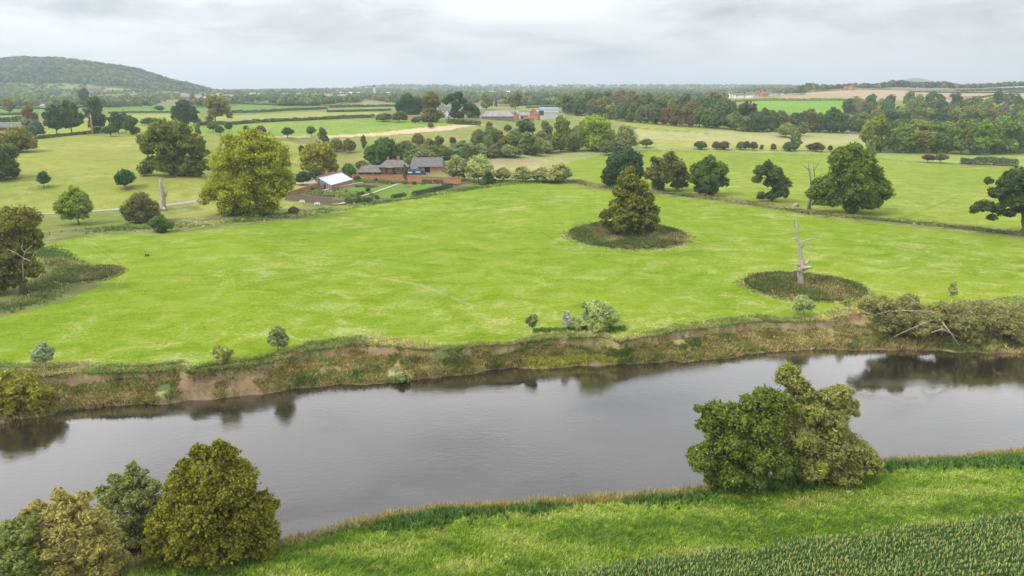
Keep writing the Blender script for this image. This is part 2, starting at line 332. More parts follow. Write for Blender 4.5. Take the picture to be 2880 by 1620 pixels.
# ------------------------------------------------------------------ ground
def inpoly(u, v, poly):
    r = np.zeros(u.shape, bool); n = len(poly)
    for i in range(n):
        x0, y0 = poly[i]; x1, y1 = poly[(i+1) % n]
        if y0 == y1: continue
        c = ((y0 > v) != (y1 > v)) & (u < (x1-x0)*(v-y0)/(y1-y0)+x0)
        r ^= c
    return r
BRT = (.163, .242, .011); BR2 = (.182, .246, .020); PARK = (.225, .252, .046); PALE = (.30, .315, .10); STRAW = (.42, .35, .20)
SCRUB = (.155, .175, .050); ROUGH = (.150, .165, .055); DKG = (.050, .075, .020); LAWN = (.13, .25, .03); TAN = (.36, .27, .17); REDD = (.27, .17, .12)
SOIL = (.25, .172, .10)
REG = [
 ('park', PARK, .55, [(-700,900),(-300,700),(110,655),(250,640),(580,612),(830,600),(880,540),(850,470),(900,410),(720,388),(560,374),(300,380),(0,395),(-700,400)]),
 ('slope', (.20, .215, .06), .7, [(820,470),(880,395),(1100,378),(1360,352),(1590,325),(1740,340),(1790,420),(1700,430),(1500,432),(1300,460),(1000,470)]),
 ('dry_right', (.25, .265, .09), .9, [(1380,450),(1440,432),(1600,428),(1740,424),(1760,428),(1640,448),(1600,462),(1620,500),(1440,512),(1300,510)]),
 ('pinkish', (.27, .23, .12), .5, [(1380,452),(1470,447),(1540,455),(1480,465),(1390,463)]),
 ('brush_l', ROUGH, .8, [(110,700),(110,655),(250,640),(480,615),(700,600),(830,600),(960,575),(1150,548),(1290,528),(1440,505),(1600,500),(1600,516),(1440,516),(1290,540),(1150,560),(960,588),(840,616),(700,632),(500,652),(250,662)]),
 ('lower_green', (.115, .185, .05), .5, [(840,590),(1000,565),(960,582),(830,608),(700,612)]),
 ('mid_grass', (.16, .20, .04), .4, [(100,604),(260,596),(480,580),(560,568),(560,590),(430,612),(250,636),(110,652)]),
 ('meadow', BRT, .64, [(-700,1000),(-200,925),(0,893),(180,850),(290,800),(322,758),(130,712),(110,690),(250,662),(500,652),(700,632),(840,616),(960,588),(1150,560),(1290,540),(1440,516),(1600,516),(1690,535),(1960,558),(2270,603),(2560,634),(2880,668),(3900,760),(3900,1000),(2880,1000),(0,1200),(-700,1300)]),
 ('upper_meadow', BR2, .58, [(1580,468),(1620,450),(1760,425),(2000,427),(2400,438),(2520,452),(2700,468),(2880,472),(3900,490),(3900,740),(2880,648),(2560,616),(2270,588),(1960,545),(1690,518),(1610,508)]),
 ('ditch', (.15, .15, .055), .9, [(1600,500),(1690,518),(1960,545),(2270,588),(2560,616),(2880,648),(3900,740),(3900,762),(2880,670),(2560,636),(2270,606),(1960,560),(1690,537),(1600,516)]),
 ('left_field_a', (.23, .27, .05), .3, [(-600,350),(0,345),(300,340),(560,344),(560,374),(300,378),(0,395),(-600,400)]),
 ('left_field_b', (.17, .25, .045), .3, [(-600,326),(0,326),(60,325),(60,345),(-600,348)]),
 ('left_field_c', (.12, .20, .05), .2, [(-600,306),(0,306),(330,300),(330,316),(0,320),(-600,324)]),
 ('left_field_d', (.12, .21, .045), .2, [(300,303),(440,295),(560,294),(560,318),(300,318)]),
 ('left_field_e', (.25, .28, .06), .3, [(200,338),(340,322),(560,320),(560,342),(300,340)]),
 ('pasture', (.17, .26, .035), .35, [(540,352),(720,348),(1060,334),(1360,350),(1250,363),(1100,377),(920,384),(720,387),(560,374)]),
 ('straw_strip', (.46, .38, .22), .4, [(640,386),(924,381),(1080,372),(1200,358),(1340,350),(1380,352),(1260,366),(1100,380),(924,388)]),
 ('pale_upper', (.26, .28, .075), .3, [(560,345),(720,343),(1050,327),(1080,316),(900,314),(720,322),(600,330)]),
 ('green_upper', (.12, .21, .045), .2, [(560,316),(720,312),(925,309),(935,301),(720,296),(560,294)]),
 ('green_up2', (.15, .24, .05), .2, [(1000,310),(1110,308),(1110,302),(940,302)]),
 ('plateau', (.16, .21, .05), .4, [(1250,350),(1360,335),(1600,325),(1600,345),(1400,352)]),
 ('farmyard', (.27, .24, .18), .2, [(1350,338),(1590,330),(1590,318),(1350,322)]),
 ('small_yellow', (.22, .26, .07), .2, [(1470,302),(1590,298),(1590,292),(1470,296)]),
 ('hayfield', (.25, .285, .06), .5, [(1590,325),(1720,330),(1900,346),(2080,366),(2200,374),(2440,380),(2440,424),(1950,424),(1800,420),(1790,360),(1740,345)]),
 ('dry_hay', (.31, .305, .125), .8, [(1780,365),(1900,372),(2050,368),(2430,374),(2430,405),(2100,412),(1950,395),(1800,390)]),
 ('strip_right', (.22, .28, .055), .6, [(1900,424),(2440,424),(2900,430),(3900,440),(3900,480),(2880,468),(2520,450),(2400,436),(2000,425)]),
 ('far_bright', (.16, .28, .035), .1, [(2020,292),(2160,283),(2420,284),(2400,318),(2200,322),(2080,318)]),
 ('tan_field', TAN, .2, [(2190,281),(2230,258),(2300,253),(2500,254),(2700,259),(3900,262),(3900,305),(2880,296),(2700,288),(2440,281)]),
 ('red_strip', REDD, .1, [(2640,275),(2720,269),(2790,270),(2740,284),(2680,284)]),
 ('orchard', (.055, .085, .03), .1, [(2680,255),(2750,245),(2880,235),(3900,228),(3900,259),(2880,258)]),
]
def fill_ground():
    py = np.concatenate([np.arange(2500, 1700, -14), np.arange(1700, 700, -2.4), np.arange(700, 372, -1.35)])
    cy = (810-py)/F; s = (-ST+cy*CT)/(CT+cy*ST); Y1 = -H/s
    Y1 = np.array([y for y in Y1 if y < 900 and y > 18]); Y2 = np.geomspace(Y1[-1]*1.004, 12000, 520)
    Ys = np.concatenate([Y1, Y2]); us_ = us(np.linspace(-500, 3380, 1450), 700)[0]
    us_ = np.concatenate([np.linspace(-2.2, us_[0], 60)[:-1], us_, np.linspace(us_[-1], 2.2, 60)[1:]])
    U, YY = np.meshgrid(us_, Ys); X = U*YY; Z = gh(X, YY)
    col = np.empty(X.shape+(4,), np.float32); col[...] = (*SCRUB, .5); far = YY > 1000
    # patchwork of far fields
    cx_ = np.floor(X/170+vnoise(X/400, YY/400, 2)*1.2); cyy = np.floor(YY/330+vnoise(X/300, YY/300, 4)*1.1)
    hh = np.sin(cx_*12.9+cyy*78.2)*43758.5; hh -= np.floor(hh)
    pal = np.array([(.11, .19, .045), (.16, .23, .06), (.24, .24, .09), (.08, .13, .04), (.13, .2, .05), (.2, .17, .10)])
    pc = pal[(hh*len(pal)).astype(int) % len(pal)]
    col[far, :3] = pc[far]; col[far, 3] = .2
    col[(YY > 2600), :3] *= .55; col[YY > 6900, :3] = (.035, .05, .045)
    jx = X + (fbm(X, YY, .25, 3, 61)-.5)*np.clip(YY*.012, .5, 4); jy = YY + (fbm(X, YY, .25, 3, 71)-.5)*np.clip(YY*.012, .5, 5)
    ju = jx/jy; jl = np.log(jy)
    for nm, c, a, poly in REG:
        pp = []
        for px, q in poly:
            g = G(px, q); pp.append((g[0]/g[1], math.log(g[1])))
        m = inpoly(ju, jl, pp); col[m, :3] = c; col[m, 3] = a
    mm_ = (YY > 120) & (YY < 620); lo = fbm(X, YY, .016, 4, 111); l2 = fbm(X+YY*.4, YY, .05, 3, 113)
    w1 = np.clip((lo-.48)*4, 0, 1)[..., None]*.35*mm_[..., None]; col[..., :3] = col[..., :3]*(1-w1)+col[..., :3]*np.array((1.28, 1.08, 1.6))*w1/1
    col[..., 3] = np.clip(col[..., 3]*(.55+1.0*np.clip((lo*.5+l2*.5-.38)*3.2, 0, 1)), 0, 1)
    # mown rings round the isolated trees
    for (px, q, rx, ry, c) in RINGS:
        g = G(px, q); d = np.hypot((X-g[0])/rx, (YY-g[1])/ry)+(fbm(X, YY, .09, 3, 15)-.5)*.26; m = d < 1.0; rim = fbm(X, YY, .13, 3, 19) > .50
        col[(d < 1.07) & (d > .9) & rim, :3] = (.27, .26, .11); col[m & (d < .97), :3] = c; col[m, 3] = .6
    # mown / trodden lines
    for pts, wd, c in LINES:
        q = [G(*p) for p in pts]
        for a, b in zip(q[:-1], q[1:]):
            dx, dy = b[0]-a[0], b[1]-a[1]; L2 = dx*dx+dy*dy
            t = np.clip(((X-a[0])*dx+(YY-a[1])*dy)/L2, 0, 1); d = np.hypot(X-a[0]-t*dx, YY-a[1]-t*dy)
            k = np.clip(1.4-d/wd, 0, 1)[..., None]*.85; col[..., :3] = col[..., :3]*(1-k)+np.array(c)*k
    # river banks
    ft, fw, nw = bank_lines(X); t = (YY-fw)/np.maximum(ft-fw, 1); ppx = pxof(X, YY, Z)
    nb = fbm(X, YY, .30, 4, 81); nb2 = fbm(X, YY, .09, 3, 83)
    m = (t < 1.0) & (YY > nw+3); bc = np.where((nb+nb2*.6 > .84)[..., None], np.array((.30, .25, .12)), np.array((.17, .18, .065)))
    bc = np.where((nb < .40)[..., None], np.array((.11, .14, .045)), bc)
    soil = ((ppx > 495) & (ppx < 775) & (t < .98) & (nb < .75)) | ((t > .90) & (t < 1.0) & (nb2+nb*.4 > .56)) | (t < .05)
    bc = np.where(soil[..., None], np.array(SOIL)*(0.75+.5*nb[..., None]), bc)
    col[m, :3] = bc[m]; col[m, 3] = .35
    e = (t >= 1.0) & (t < 1.42+.5*(nb-.5)) & (YY < 220); ec = np.where((nb > .5)[..., None], np.array((.27, .25, .11)), np.array((.17, .20, .05))); col[e, :3] = ec[e]; col[e, 3] = .9
    d = nw-YY; m = d > 0
    nc = np.where((fbm(X, YY, .3, 4, 91) > .52)[..., None], np.array((.17, .225, .03)), np.array((.12, .18, .022)))
    nc = np.where((d < 3.2)[..., None], np.array((.17, .14, .07)), nc)
    col[m, :3] = nc[m]; col[m, 3] = .4
    n, mm = X.shape; idx = np.arange(n*mm).reshape(n, mm)
    q = np.stack([idx[:-1, :-1], idx[:-1, 1:], idx[1:, 1:], idx[1:, :-1]], -1).reshape(-1, 4)
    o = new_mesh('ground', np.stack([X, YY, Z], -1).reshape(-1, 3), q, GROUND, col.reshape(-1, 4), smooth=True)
    meta(o, 'green meadows and fields rolling away from the river', 'ground', None, 'structure')
RINGS = [(1763, 661, 21.5, 24, (.085, .10, .03)), (2262, 807, 15.6, 13.6, (.085, .10, .03)), (250, 773, 8, 9, (.07, .085, .03))]
LINES = [([(1240,705),(1920,690),(2200,660),(2470,628),(2560,605),(2690,556)], .55, (.11, .19, .02)),
         ([(250,690),(330,745),(345,770),(330,800)], .2, (.25, .30, .06)), ([(265,686),(345,738),(358,765),(340,800)], .2, (.25, .30, .06)),
         ([(40,500),(90,520),(70,550)], .5, (.19, .19, .06)),
         ([(1620,350),(1800,360),(2010,378)], 1.6, (.10, .14, .03)), ([(1180,738),(1440,745),(1700,760)], .4, (.20, .27, .03)),
         ([(900,640),(1240,600),(1560,560)], .45, (.21, .27, .04)), ([(920,650),(1260,609),(1570,568)], .45, (.21, .27, .04)), ([(1000,770),(1180,800),(1330,860)], .8, (.24, .27, .07)),
         ([(2100,900),(2500,740),(2880,640)], .5, (.21, .27, .04)), ([(2300,880),(2640,740),(2960,660)], .5, (.21, .27, .04)), ([(2000,700),(1860,720),(1600,700),(1520,650)], .6, (.12, .20, .015)), ([(300,860),(700,800),(1240,700),(1700,720)], .5, (.13, .20, .02))]
fill_ground()
wo = new_mesh('river', [(-500,20,WATER),(500,20,WATER),(500,330,WATER),(-500,330,WATER)], [(0,1,2,3)], WATERM)
meta(wo, 'dark calm river with soft sky reflections crossing the picture', 'river', None, 'structure')
def ribbon(name, pts, wd, m, lift, label, n=14):
    P = [G(*p) for p in pts]; V = []; Fc = []
    A = []
    for a, b in zip(P[:-1], P[1:]):
        for k in range(n): A.append(a+(b-a)*k/n)
    A.append(P[-1])
    for i, p in enumerate(A):
        d = A[min(i+1, len(A)-1)]-A[max(i-1, 0)]; d = d[:2]/np.hypot(*d[:2]); nr = np.array((-d[1], d[0]))
        for s_ in (-1, 1):
            x, y = p[:2]+nr*wd/2*s_; V.append((x, y, float(gh(x, y))+lift))
    for i in range(len(A)-1): Fc.append((2*i, 2*i+2, 2*i+3, 2*i+1))
    o = new_mesh(name, V, Fc, m); return meta(o, label, 'path', None, 'structure')
ribbon('path', [(90,602),(170,601),(260,594),(345,588),(470,577),(540,568),(580,562)], 3.2, GRAVEL, .12, 'narrow grey gravel drive across the park')

# ------------------------------------------------------------------ foliage
def rdir(n, g=rng):
    v = g.normal(size=(n, 3)); return v/np.linalg.norm(v, axis=1, keepdims=True)
def quads(P, Nn, size, asp, tint, g=rng, axis=None):
    n = len(P); Nn = Nn/np.maximum(np.linalg.norm(Nn, axis=1, keepdims=True), 1e-6)
    r = rdir(n, g) if axis is None else axis
    a = np.cross(Nn, r); a /= np.maximum(np.linalg.norm(a, axis=1, keepdims=True), 1e-6); b = np.cross(Nn, a)
    s = (size*(.6+.8*g.random(n)))[:, None] if np.isscalar(size) else size[:, None]
    V = np.empty((n, 4, 3)); V[:, 0] = P-b*s*asp*.5; V[:, 1] = P+a*s*.5-b*s*.1; V[:, 2] = P+b*s*asp*.5; V[:, 3] = P-a*s*.5+b*s*.1
    T = np.repeat(tint[:, None, :], 4, 1)
    return V.reshape(-1, 3), T.reshape(-1, 3), np.arange(4*n).reshape(n, 4)
def leaves(spheres, leaf, cov=1.15, sub=.33, style='round', g=rng, cap=60000, hue=.18, yel=(1.12, 1.08, .6), dens=1.0, flat=.85):
    S = np.array(spheres, float); SC = []; SR = []; SB = []
    for i, (x, y, z, r) in enumerate(S):
        rs = r*sub; m = max(6, int(3.6/(sub*sub)*.55))
        d = rdir(m, g); d[:, 2] = np.where(d[:, 2] < -.6, -d[:, 2]*.5, d[:, 2])
        c = S[i, :3]+d*r*(.60+.28*g.random((m, 1)))*np.array((1, 1, .95))
        SC.append(c); SR.append(rs*(.5+.85*g.random(m))); SB.append(np.full(m, i))
    SC = np.concatenate(SC); SR = np.concatenate(SR); SB = np.concatenate(SB)
    # drop sub-lobes buried in other spheres
    keep = np.ones(len(SC), bool)
    for i, s in enumerate(S):
        keep &= ~((np.linalg.norm(SC-s[:3], axis=1) < s[3]*.5) & (SB != i))
    SC, SR, SB = SC[keep], SR[keep], SB[keep]
    area = 4*math.pi*(SR**2).sum()
    n = int(min(cap, cov*area/(leaf*leaf*.62))*dens); p = SR**2/(SR**2).sum()
    k = g.choice(len(SC), n, p=p); outw = SC[k]-S[SB[k], :3]; outw /= np.maximum(np.linalg.norm(outw, axis=1, keepdims=True), 1e-6)
    d = rdir(n, g)+outw*.45+np.array((0, 0, .15)); d /= np.linalg.norm(d, axis=1, keepdims=True)
    P = SC[k]+d*(SR[k]*np.abs(g.normal(.82, .24, n)))[:, None]*np.array((1, 1, flat*.9))
    fr = g.random(n) < .13; nf = int(fr.sum()); ii = g.choice(len(S), nf, p=S[:, 3]**2/(S[:, 3]**2).sum()); dd = rdir(nf, g); dd[:, 2] = np.where(dd[:, 2] < -.5, -dd[:, 2], dd[:, 2])
    lump = 1+.13*np.sin(dd[:, 0]*9+ii)*np.sin(dd[:, 2]*8+ii*2)
    P[fr] = S[ii, :3]+dd*(S[ii, 3]*lump*g.normal(.88, .09, nf))[:, None]; d[fr] = dd
    ns = max(10, n//260); sp = rdir(ns, g); sp[:, 2] = np.abs(sp[:, 2]); si = g.choice(len(S), ns, p=S[:, 3]**2/(S[:, 3]**2).sum())
    ks = g.random(n) < .05; q = g.integers(ns, size=int(ks.sum())); tt = g.random(len(q)); dd = sp[q]+g.normal(0, .035, (len(q), 3))
    P[ks] = S[si[q], :3]+dd*(S[si[q], 3]*(.9+tt*(.12+.14*((q*7) % 5)/5)))[:, None]; d[ks] = sp[q]
    lob = g.normal(0, .13, len(SC))[k]; br = 1+lob+g.normal(0, .2, n); hu = np.clip(g.normal(0, hue, len(SC))[k]+g.normal(0, hue, n), -.3, .9)
    T = np.clip(br, .45, 1.7)[:, None]*(1+(np.array(yel)-1)*np.maximum(hu, 0)[:, None]*2.2)
    if style == 'willow':
        ax = d*.6+np.array((0, 0, .9))*g.normal(.5, .6, (n, 1))+rdir(n, g)*.5; ax /= np.linalg.norm(ax, axis=1, keepdims=True)
        nn = d+rdir(n, g)*.8
        b = ax-nn*(ax*nn).sum(1, keepdims=True)/np.maximum((nn*nn).sum(1, keepdims=True), 1e-6)
        V, TT, Q = quads(P, nn, leaf*.62, 2.9, T, g, axis=np.cross(nn, b)+1e-5)
    else:
        V, TT, Q = quads(P, d*.8+rdir(n, g)*.75, leaf, 1.35, T, g)
    # inner mass that keeps crowns opaque
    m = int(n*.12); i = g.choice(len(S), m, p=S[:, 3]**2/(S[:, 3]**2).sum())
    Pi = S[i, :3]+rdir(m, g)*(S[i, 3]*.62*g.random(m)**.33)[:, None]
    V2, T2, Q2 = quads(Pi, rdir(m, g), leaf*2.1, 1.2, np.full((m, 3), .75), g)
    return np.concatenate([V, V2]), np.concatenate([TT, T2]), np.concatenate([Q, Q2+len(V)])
def limbs(base, spheres, r, g, top=.75, n=7, nl=9, lean=0):
    mb = MB(); S = sorted(spheres, key=lambda s: s[2]); zt = max(s[2] for s in S); cx = np.mean([s[0] for s in S]); cy = np.mean([s[1] for s in S])
    b = np.array(base); tp = np.array((cx, cy, b[2]+(zt-b[2])*top)); K = 6; pts = []; rad = []
    for k in range(K+1):
        t = k/K; p = b+(tp-b)*t; p[:2] = b[:2]+(tp[:2]-b[:2])*t*t+g.normal(0, r*.35, 2)*(0 < k)
        pts.append(p.copy()); rad.append(r*(1.35 if k == 0 else 1-.78*t))
    pts[0][2] -= .5
    mb.tube(pts, rad, n)
    for j in range(nl):
        s = S[g.integers(len(S))]; k = g.integers(2, K); p0 = pts[k]; d = rdir(1, g)[0]; d[2] = abs(d[2])*.6
        e = np.array(s[:3])+d*s[3]*.75; mid = (p0+e)/2+g.normal(0, .06, 3)*np.linalg.norm(e-p0)+np.array((0, 0, -.04))*np.linalg.norm(e-p0)
        q = p0*.25+mid*.75
        mb.tube([p0, q, (mid+e)/2, e], [rad[k]*.55, rad[k]*.38, rad[k]*.24, rad[k]*.08], 5)
    return mb
def hero(name, label, base, circ, col, leaf, cat='tree', style='round', tr=.5, bark=None, cov=1.15, sub=.33, cap=60000, hue=.18, yel=(1.12, 1.08, .6), group=None, seed=1, deep=.55, nl=9, top=.75, Yoff=0, flat=.85, part='trunk'):
    g = np.random.default_rng(seed); b = G(*base); b[1] += Yoff; b[0] *= b[1]/(b[1]-Yoff) if Yoff else 1
    b[2] = float(gh(b[0], b[1])); k = depth(b)/F
    S = []
    for c in circ:
        px, q, r = c[:3]; dy = c[3]*k if len(c) > 3 else 0
        p = Wp(px, q, b[1]+dy); S.append((*p, r*k*(b[1]+dy)/b[1]))
    big = sorted(S, key=lambda s: -s[3])[:max(1, len(S)//2)]
    for (x, y, z, r) in big:                      # give the crown depth behind and in front
        for sgn in (-1, 1): S.append((x+g.normal(0, .15)*r, y+sgn*r*deep, z-.08*r, r*.82))
    S = [(x-b[0], y-b[1], z-b[2], r) for x, y, z, r in S]
    root = empty(name, b)
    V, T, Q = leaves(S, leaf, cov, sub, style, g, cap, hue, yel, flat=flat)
    c = new_mesh('crown', V, Q, LEAF, T, root); c.color = (*[v*(1.22 if b[1] > 140 and max(col) < .15 else 1.06) for v in col], 1)
    if tr: limbs((0, 0, 0), S, tr, g, top, nl=nl).build(part, bark or BARK, root, True)
    meta(root, label, cat, group); return root
def tree_copy(proto, base, wd, ht, col, label, group=None, cat='tree', rz=None, name=None):
    r = proto.copy(); C.objects.link(r); r.location = [float(v) for v in base]; r.scale = (wd, wd, ht); r.rotation_euler = (0, 0, rng.random()*6.28 if rz is None else rz)
    for ch in proto.children:
        c = ch.copy(); C.objects.link(c); c.parent = r
        if ch.name.startswith('crown'): c.color = (*[v*1.18 for v in col], 1)
    if name: r.name = name
    for k in ('group', 'label', 'category'):
        if k in r: del r[k]
    meta(r, label, cat, group); return r
PROTO = {}
def make_proto(key, name, sph, leaf, style='round', sub=.34, cov=1.25, seed=0, tr=.025, **k):
    g = np.random.default_rng(100+seed); root = empty(name, (0, 0, 0))
    V, T, Q = leaves(sph, leaf, cov, sub, style, g, 5200, **k)
    new_mesh('crown', V, Q, LEAF, T, root)
    limbs((0, 0, 0), sph, tr, g, .7, 6, 5).build('trunk', BARK, root, True)
    PROTO[key] = (root, [False])
def rs(n, wx, z0, z1, r0, r1, seed, shape=None):
    g = np.random.default_rng(seed); S = []
    for i in range(n):
        z = z0+(z1-z0)*(i+.5)/n; a = g.random()*6.28; f = shape((z-z0)/(z1-z0)) if shape else math.sqrt(max(.12, 1-((z-z0)/(z1-z0)*1.5-.6)**2))
        d = wx*f*(.25+.75*g.random()); S.append((math.cos(a)*d, math.sin(a)*d, z, r0+(r1-r0)*g.random()))
    return S
# unit protos : height 1, width about 1
make_proto('round1', 'woodland_tree', rs(12, .33, .18, .80, .17, .25, 1), .05, seed=1)
make_proto('round2', 'woodland_tree', rs(13, .34, .16, .84, .15, .23, 2), .05, seed=2)
make_proto('round3', 'woodland_tree', rs(11, .28, .18, .80, .19, .26, 3), .05, seed=3)
make_proto('tall1', 'woodland_tree', rs(11, .22, .16, .86, .14, .21, 4), .05, seed=4)
make_proto('dome', 'round_tree', [(0, 0, .55, .36), (.14, .1, .48, .28), (-.15, -.08, .5, .28), (0, -.15, .45, .27), (.02, .02, .70, .25)], .05, seed=5)
make_proto('bush', 'bush', [(0, 0, .45, .42), (.25, .1, .35, .32), (-.28, 0, .36, .3), (.05, -.25, .34, .3), (-.05, .1, .62, .3)], .08, seed=6, tr=.02)
make_proto('wbush', 'willow_bush', [(0, 0, .45, .42), (.25, .1, .38, .34), (-.28, 0, .38, .32), (.05, -.25, .36, .3), (-.05, .1, .62, .32)], .08, 'willow', seed=7, tr=.02)
make_proto('cone', 'conifer', [(0, 0, .2+.13*i, .25*(1-i/7.5)) for i in range(6)], .06, seed=8, sub=.4)
make_proto('cedar', 'cedar_tree', [(.28, 0, .42, .16), (-.3, .1, .38, .16), (.1, -.28, .5, .17), (-.12, .2, .58, .18), (.16, .12, .7, .16), (-.14, -.1, .78, .14), (.02, 0, .88, .12), (-.05, 0, .5, .2), (0, .1, .30, .17), (.2, -.15, .33, .15), (-.2, -.18, .36, .15), (.32, .18, .56, .14), (-.33, -.05, .62, .13)], .055, seed=9, flat=.5)
used = set()
def box_tree(b4, key, col, label, group=None, cat='tree', name=None, hy=1.05):
    x0, y0, x1, y1 = b4; b = G((x0+x1)/2, y1); k = depth(b)/F; wd = (x1-x0)*k; ht = (y1-y0)*k*hy
    wn = {'round1':1.05,'round2':1.05,'round3':.98,'tall1':.78,'dome':.80,'bush':1.12,'wbush':1.15,'cone':.5,'cedar':.88}[key]
    pro = PROTO[key][0]
    return tree_copy(pro, b, wd/wn, ht, col, label, group, cat, name=name)
OLIVE = (.115, .115, .028); DKGR = (.050, .080, .022); MIDG = (.085, .115, .028); GOLD = (.22, .185, .022); LIME = (.205, .20, .02)
RUST = (.125, .072, .028); GREY = (.15, .155, .09); SAGE = (.20, .23, .16); BRNG = (.125, .115, .04); DEEP = (.038, .065, .028); BLUEG = (.075, .10, .07); PALEW = (.27, .26, .13); WINE = (.085, .035, .03)

# hero trees -------------------------------------------------------
hero('lime_tree', 'huge yellow-green broad tree left of the walled garden, tallest in the park', (700,603),
     [(700,430,62),(640,460,50),(765,450,52),(610,535,42),(690,530,70),(775,530,52),(650,580,38),(745,585,38),(700,385,26),(645,402,28),(750,400,28),(800,500,30),(580,560,24),(690,592,30),(720,598,26),(660,600,22)],
     LIME, .52, tr=1.1, sub=.30, seed=11, cap=52000, hue=.25, yel=(1.18, 1.12, .6))
hero('oak_tree', 'wide spreading olive-green oak with open lower limbs on the left parkland slope', (486,494),
     [(455,370,36),(500,372,34),(430,400,32),(540,405,34),(480,420,38),(560,430,26),(415,420,22),(430,462,27),(405,478,20),(480,465,30),(530,465,32),(565,465,24),(500,492,22),(550,487,20),(400,395,16)],
     (.105, .108, .026), .70, tr=1.0, sub=.28, seed=12, cov=.95, flat=.7)
hero('beech_tree', 'golden olive rounded tree behind the brick greenhouse', (895,494),
     [(895,430,34),(870,445,28),(922,445,28),(895,460,34),(865,468,20),(928,470,22)], (.20, .165, .022), .75, tr=.6, seed=13, sub=.28)
hero('sycamore_tree', 'dense mid-green rounded tree on the slope behind the brick house', (1080,458),
     [(1080,415,30),(1050,430,24),(1110,428,24),(1080,440,28),(1042,442,16),(1118,442,14)], (.058, .098, .022), .75, tr=.5, seed=14, sub=.28)
hero('chestnut_tree', 'large bright lime-green rounded tree at the right end of the valley scrub', (1678,424),
     [(1665,350,28),(1690,358,28),(1650,375,26),(1705,385,28),(1680,395,34),(1655,402,20),(1640,360,16),(1722,400,16)], (.20, .225, .035), .85, tr=.6, seed=15, sub=.27)
hero('oak_tree', 'olive-brown conical oak standing in the rough grass ring on the meadow', (1772,662),
     [(1772,484,18),(1768,508,28),(1800,525,24),(1745,540,24),(1778,560,38),(1820,565,24),(1735,585,26),(1705,605,20),(1760,610,46),(1815,615,34),(1840,590,16),(1730,640,22),(1780,645,24),(1828,642,16),(1700,630,14)],
     (.105, .105, .024), .52, tr=.9, sub=.26, seed=16, hue=.3, cov=1.05, yel=(1.2, 1.0, .55), flat=.7)
hero('holm_oak_tree', 'very dark green dense tree behind the conical oak, leftmost of the field-edge row', (1745,523),
     [(1765,440,26),(1785,455,26),(1735,455,26),(1720,485,24),(1760,480,36),(1712,508,22),(1750,508,26),(1790,490,24)], (.035, .062, .026), .62, tr=.7, seed=17, sub=.28)
hero('oak_tree', 'brown-tinged ragged oak with bare twigs between the dark tree and the round green tree', (1862,536),
     [(1885,442,18),(1860,465,24),(1900,470,26),(1835,490,24),(1870,495,32),(1915,495,22),(1850,520,20),(1905,520,18),(1840,450,12),(1928,520,10)], (.088, .088, .03), .58, tr=.7, seed=18, sub=.27, cov=.95, hue=.3, yel=(1.3, .97, .6), flat=.7)
hero('oak_tree', 'rounded deep green oak, third in the row along the field edge', (1998,549),
     [(1995,458,22),(1970,480,26),(2020,478,26),(1990,505,36),(2030,512,20),(1955,505,18),(1995,530,24),(1970,532,18)], (.065, .088, .022), .58, tr=.7, seed=19, sub=.28)
hero('oak_tree', 'lopsided dark oak with a hollow left side, left of the bare slender tree', (2170,566),
     [(2160,465,16),(2140,480,18),(2130,505,15),(2175,490,26),(2190,515,26),(2160,515,15),(2195,540,22),(2170,552,16),(2140,552,14)], (.06, .075, .03), .52, tr=.45, seed=20, sub=.28, flat=.7)
hero('oak_tree', 'biggest deep green oak on the field edge, right of the bare slender tree', (2397,600),
     [(2400,425,26),(2370,445,32),(2430,450,32),(2400,480,46),(2355,475,24),(2455,490,28),(2340,510,28),(2400,530,56),(2470,525,32),(2490,548,24),(2310,525,30),(2285,545,20),(2340,560,32),(2440,565,34),(2300,565,18),(2470,570,16),(2390,580,24)],
     (.085, .108, .02), .52, tr=1.1, sub=.24, seed=21, cap=60000, hue=.28)
hero('oak_tree', 'dark spreading oak cut by the right edge of the picture', (2872,660),
     [(2860,500,30),(2830,520,26),(2890,520,40),(2800,545,20),(2850,560,34),(2770,580,22),(2740,590,14),(2810,590,22),(2900,580,40),(2790,612,12),(2840,600,16),(2940,540,40),(2960,600,30),(2780,510,12)],
     (.045, .062, .024), .50, tr=1.1, sub=.26, seed=22, flat=.7)
hero('ash_tree', 'tall brown-green tree with a pale dead limb at the left edge of the meadow', (66,826),
     [(60,620,42),(15,640,44),(85,665,30),(40,690,48),(100,690,18),(10,740,46),(70,745,36),(95,765,26),(40,790,28),(0,800,30),(-40,700,50),(-30,790,40),(20,600,20)],
     (.12, .11, .032), .42, tr=.8, sub=.27, seed=23, cov=1.0, hue=.3, cap=60000)
hero('maple_tree', 'pale lime young tree with light leaf tips beside the gravel drive', (222,632),
     [(208,535,15),(190,555,20),(225,555,20),(180,580,22),(235,580,22),(208,580,28),(195,605,20),(232,605,16),(170,595,12),(250,590,9)], (.19, .215, .05), .42, tr=.28, seed=24, sub=.3, hue=.3)
hero('hawthorn_bush', 'grey-brown twiggy bush in front of the pale dead trunk', (400,626),
     [(395,565,26),(370,585,26),(425,590,24),(395,605,30),(435,610,16),(365,612,16)], (.115, .105, .05), .42, 'bush', tr=.2, seed=25, sub=.36, style='willow')
hero('bush', 'small dark green bush with rough grass round it, beside the grey-brown bush', (452,653),
     [(452,622,18),(435,633,17),(470,633,17),(452,640,18)], (.065, .095, .026), .4, 'bush', tr=.12, seed=26)
hero('round_tree', 'small clipped dark green tree with a wooden guard, left on the park slope', (124,528),
     [(120,492,11),(114,503,11),(130,503,10),(122,508,12)], (.04, .072, .026), .5, tr=.15, seed=27)
hero('round_tree', 'ball-shaped dark green tree with a wooden guard in the middle of the park slope', (352,531),
     [(350,495,20),(338,502,15),(364,502,15),(350,508,19)], (.038, .07, .026), .5, tr=.2, seed=28)
